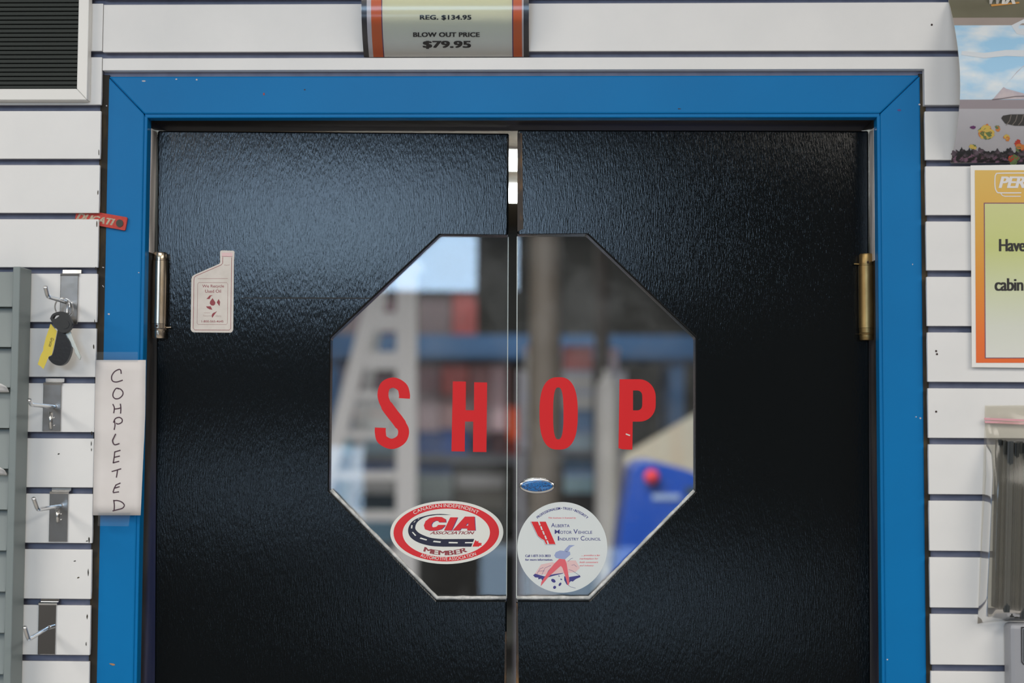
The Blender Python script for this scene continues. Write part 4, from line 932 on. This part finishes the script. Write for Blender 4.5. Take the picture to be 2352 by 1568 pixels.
# white shelf of parts boxes to the right of the post
YS = 6.2
ps = thing('parts_shelf', W(1300, 1568, YS), 'pale metal shelf unit loaded with cartons, behind the thick steel post', 'shelf'); ps.location.z = 0
zsh = [W(1300, y, YS).z for y in (1033, 1182)]
XS = lambda px: W(px, 1000, YS).x
for px in (1190, 1426):
    for Y in (YS-.02, YS+.45): part('upright', boxg(XS(px), XS(px)+.03, Y, Y+.03, 0, W(1300, 850, YS).z), smat((150, 150, 160)), ps)
for z in zsh: part('shelf_board', boxg(XS(1190), XS(1438), YS-.025, YS+.485, z-.02, z), smat((90, 92, 100)), ps)
cartons([
 (1206, 1290, (985, 905, 852, 797), ((150, 150, 165), (165, 172, 196), (190, 195, 220), (205, 158, 150)), ('grey carton behind the thick post, bottom of its stack', 'lilac carton behind the thick post, second in its stack', 'bluish white carton behind the thick post, under the salmon pink one', 'salmon pink carton behind the thick post, top of its stack')),
 (1293, 1362, (985, 940, 895, 850, 795), ((128, 148, 180), (90, 118, 152), (160, 170, 200), (165, 172, 200), (148, 92, 92)), ('blue grey carton at the bottom of the stack topped by dull red', 'steel blue carton in the stack topped by dull red', 'pale blue carton above the steel blue carton', 'pale lilac carton directly under the dull red carton', 'dull red carton on the pale shelf, topmost of its stack')),
 (1372, 1420, (990, 905, 850, 800), ((150, 160, 185), (140, 158, 195), (165, 170, 205), (178, 150, 160)), ('grey blue carton behind the lilac cylinder, bottom of its stack', 'blue carton behind the lilac cylinder', 'lilac carton behind the lilac cylinder, under the pinkish carton', 'pinkish carton on the pale shelf, topmost of its stack')),
], YS, 1033, .4, 'cartons on the pale shelf', base_z=zsh[0])
cartons([
 (1296, 1364, (1132, 1082, 1052), ((26, 28, 32), (120, 150, 205), (18, 62, 92)), ('black bin on the lower board of the pale shelf', 'light blue bin on the lower board of the pale shelf', 'dark teal bin on the lower board of the pale shelf')),
], YS, 1182, .4, 'bins on the pale shelf', 'storage_bin', base_z=zsh[1])
# leaning plywood sheet
YPl = 4.6
pts = [(1438, 1046), (1600, 952), (1800, 838), (1800, 2100), (1438, 2100)]
v = [W(x, y, YPl) for x, y in pts]; v = [Vector((p.x, YPl+.10*p.z, max(0, p.z))) for p in v]
part_ = part('plywood_sheet', (v+[p+Vector((0, .02, 0)) for p in v], [(0, 1, 2, 3, 4), (9, 8, 7, 6, 5)]+[(i, i+5, (i+1) % 5+5, (i+1) % 5) for i in range(5)]), mat('plywood', scol((200, 166, 146), .42), .6, noise=(8, (1, 1, .2), scol((184, 150, 130), .42), .35, .7)))
tag(part_, 'tan plywood sheet with a slanted top edge standing behind the blue machine', 'plywood sheet')
# blue machine with a red knob
YM = 3.6
bm_ = thing('blue_machine', W(1560, 1568, YM), 'royal blue workshop machine with a red knob, in front of the plywood', 'machine'); bm_.location.z = 0
body = [(1452, 1078), (1470, 1062), (1500, 1060), (1590, 1083), (1640, 1110), (1720, 1130), (1720, 2600), (1404, 2600), (1404, 1390), (1430, 1200)]
v = [W(x, y, YM) for x, y in body]; v = [Vector((p.x, p.y, max(.001, p.z))) for p in v]; n = len(v)
m_mb = mat('machine_blue', scol((8, 62, 150), .58), .4)
part('body', (v+[p+Vector((0, .5, 0)) for p in v], [tuple(range(n)), tuple(range(2*n-1, n-1, -1))]+[(i, i+n, (i+1) % n+n, (i+1) % n) for i in range(n)]), m_mb, bm_, bevel=.01)
c = W(1497, 1095, YM-.02)
def spheregeo(c, r, n=16):
    V, Fc = [], []
    for i in range(n//2+1):
        th = math.pi*i/(n//2)
        for k in range(n): V.append((c.x+r*math.sin(th)*math.cos(2*math.pi*k/n), c.y+r*math.sin(th)*math.sin(2*math.pi*k/n), c.z+r*math.cos(th)))
    for i in range(n//2):
        for k in range(n): Fc.append((i*n+k, i*n+(k+1) % n, (i+1)*n+(k+1) % n, (i+1)*n+k))
    return V, Fc
part('knob', spheregeo(c, .030), mat('knob_red', scol((190, 40, 50)), .4), bm_, True)
part('knob_stem', tubeg([c, c+Vector((0, .03, 0))], .012, 10), mat('knob_red', scol((190, 40, 50)), .4), bm_)
part('name_plate', boxg(*rect3(1498, 1134, 1562, 1148, YM-.006, .007)), smat((110, 130, 190)), bm_)
part('panel', boxg(*rect3(1575, 1118, 1700, 1135, YM-.006, .007)), smat((40, 55, 50)), bm_)
# cabinet and small things beside the machine
YC = 4.15
cb = thing('narrow_cabinet', W(1420, 1568, YC+1.35), 'narrow mauve cabinet behind the blue machine', 'cabinet'); cb.location.z = 0
part('body', boxg(*rect3(1428, 1100, 1470, 1500, YC+1.35, .3)[:4], .0005, W(1420, 1062, YC+1.35).z), smat((150, 140, 150)), cb)
part('door_front', boxg(*rect3(1431, 1110, 1466, 1400, YC+1.342, .008)), smat((140, 135, 165)), cb)
ct = thing('tool_cart', W(1420, 1568, YC), 'pale tool cart beside the blue machine, carrying small bottles', 'cart'); ct.location.z = 0
z = W(1420, 1322, YC).z
part('cart_top', boxg(W(1388, 1322, YC).x, W(1470, 1322, YC).x, YC-.02, YC+.4, z-.03, z), smat((175, 180, 200)), ct)
part('cart_shelf', boxg(W(1390, 1322, YC).x, W(1468, 1322, YC).x, YC, YC+.38, .3, .33), smat((120, 125, 140)), ct)
for px in (1390, 1462):
    for Y in (YC-.01, YC+.36): part('leg', boxg(W(px, 1322, YC).x, W(px, 1322, YC).x+.02, Y, Y+.02, 0, z-.03), smat((120, 125, 140)), ct)
for px, w_, top, c, lab in ((1396, 10, 1296, (205, 190, 150), 'small yellowish bottle on the tool cart'), (1424, 20, 1244, (176, 82, 30), 'orange topped teal bottle on the tool cart')):
    a = W(px-w_, 1322, YC+.1); b = W(px+w_, 1322, YC+.1); r = (b.x-a.x)/2; cxb = (a.x+b.x)/2; zt = W(px, top, YC+.1).z
    e_ = thing('bottle', (cxb, YC+.1+r, z), lab, 'bottle', None)
    zc = z+(zt-z)*(.5 if 'teal' in lab else .75)
    part('bottle_body', latheg(cxb, YC+.1+r, [(z+.0005, r*.95), (z+.004, r), (zc-.01, r), (zc, r*.6)], 16), smat((60, 130, 140) if 'teal' in lab else c), e_, True)
    part('bottle_cap', latheg(cxb, YC+.1+r, [(zc, r*.8), (zt-.004, r*.75), (zt, r*.6)], 16), smat(c), e_, True)

# small chips and scuffs in the paint and on the laminate edges
m_chipw = mat('chip_pale', (.50, .47, .50), .7); m_chipb = mat('chip_brown', (.36, .20, .10), .7)
tr = {o.name: o for o in bpy.data.objects}
def scuff(px, py, rx, ry, Y, m, parent, rot=0.):
    pts = [(px+(x-px)*random.uniform(.55, 1), py+(y-py)*random.uniform(.55, 1)) for x, y in ell(px, py, rx, ry, 9, rot=rot)]
    part('paint_chip', flatg(pts, flat(Y), .0003), m, parent)
for px, py, rx, ry, m in ((606, 216, 3, 4, m_imaroon), (405, 182, 3, 2, m_chipw), (452, 183, 3, 2, m_chipw), (330, 186, 6, 2, m_chipw), (1560, 250, 5, 1.5, m_inavy), (700, 206, 3, 2, m_inavy)): scuff(px, py, rx, ry, CF, m, tr['trim_1'])
for px, py, rx, ry, m, r_ in ((258, 1525, 9, 2.6, m_chipb, .25), (250, 721, 3.5, 2.5, m_chipw, 0), (237, 614, 3, 2, m_chipw, .5), (319, 626, 2, 1.5, m_chipw, 0), (245, 243, 2.2, 2, m_chipw, 0), (237, 657, 4, 1.2, m_chipw, 1)): scuff(px, py, rx, ry, CF, m, tr['trim_2'], r_)
for px, py, rx, ry, m in ((2114, 960, 3, 3, m_chipw), (2104, 957, 2.5, 1.5, m_chipw), (2038, 1514, 3, 2, m_chipw), (2112, 240, 3, 3, m_chipw), (2065, 253, 6, 3, m_ipurp), (2096, 607, 2, 2, m_chipw)): scuff(px, py, rx, ry, CF, m, tr['trim_3'])
for k in range(14):
    y = random.uniform(300, 1560); scuff(233-.0257*(y-170)-random.uniform(.6, 1.6), y, random.uniform(1, 2.4), random.uniform(4, 11), 0, m_mdf, wall)
for px, py in ((135, 1042), (172, 1288), (180, 1326), (200, 1242)): scuff(px, py, 3.5, 1.8, 0, m_mdf, wall, -.4)
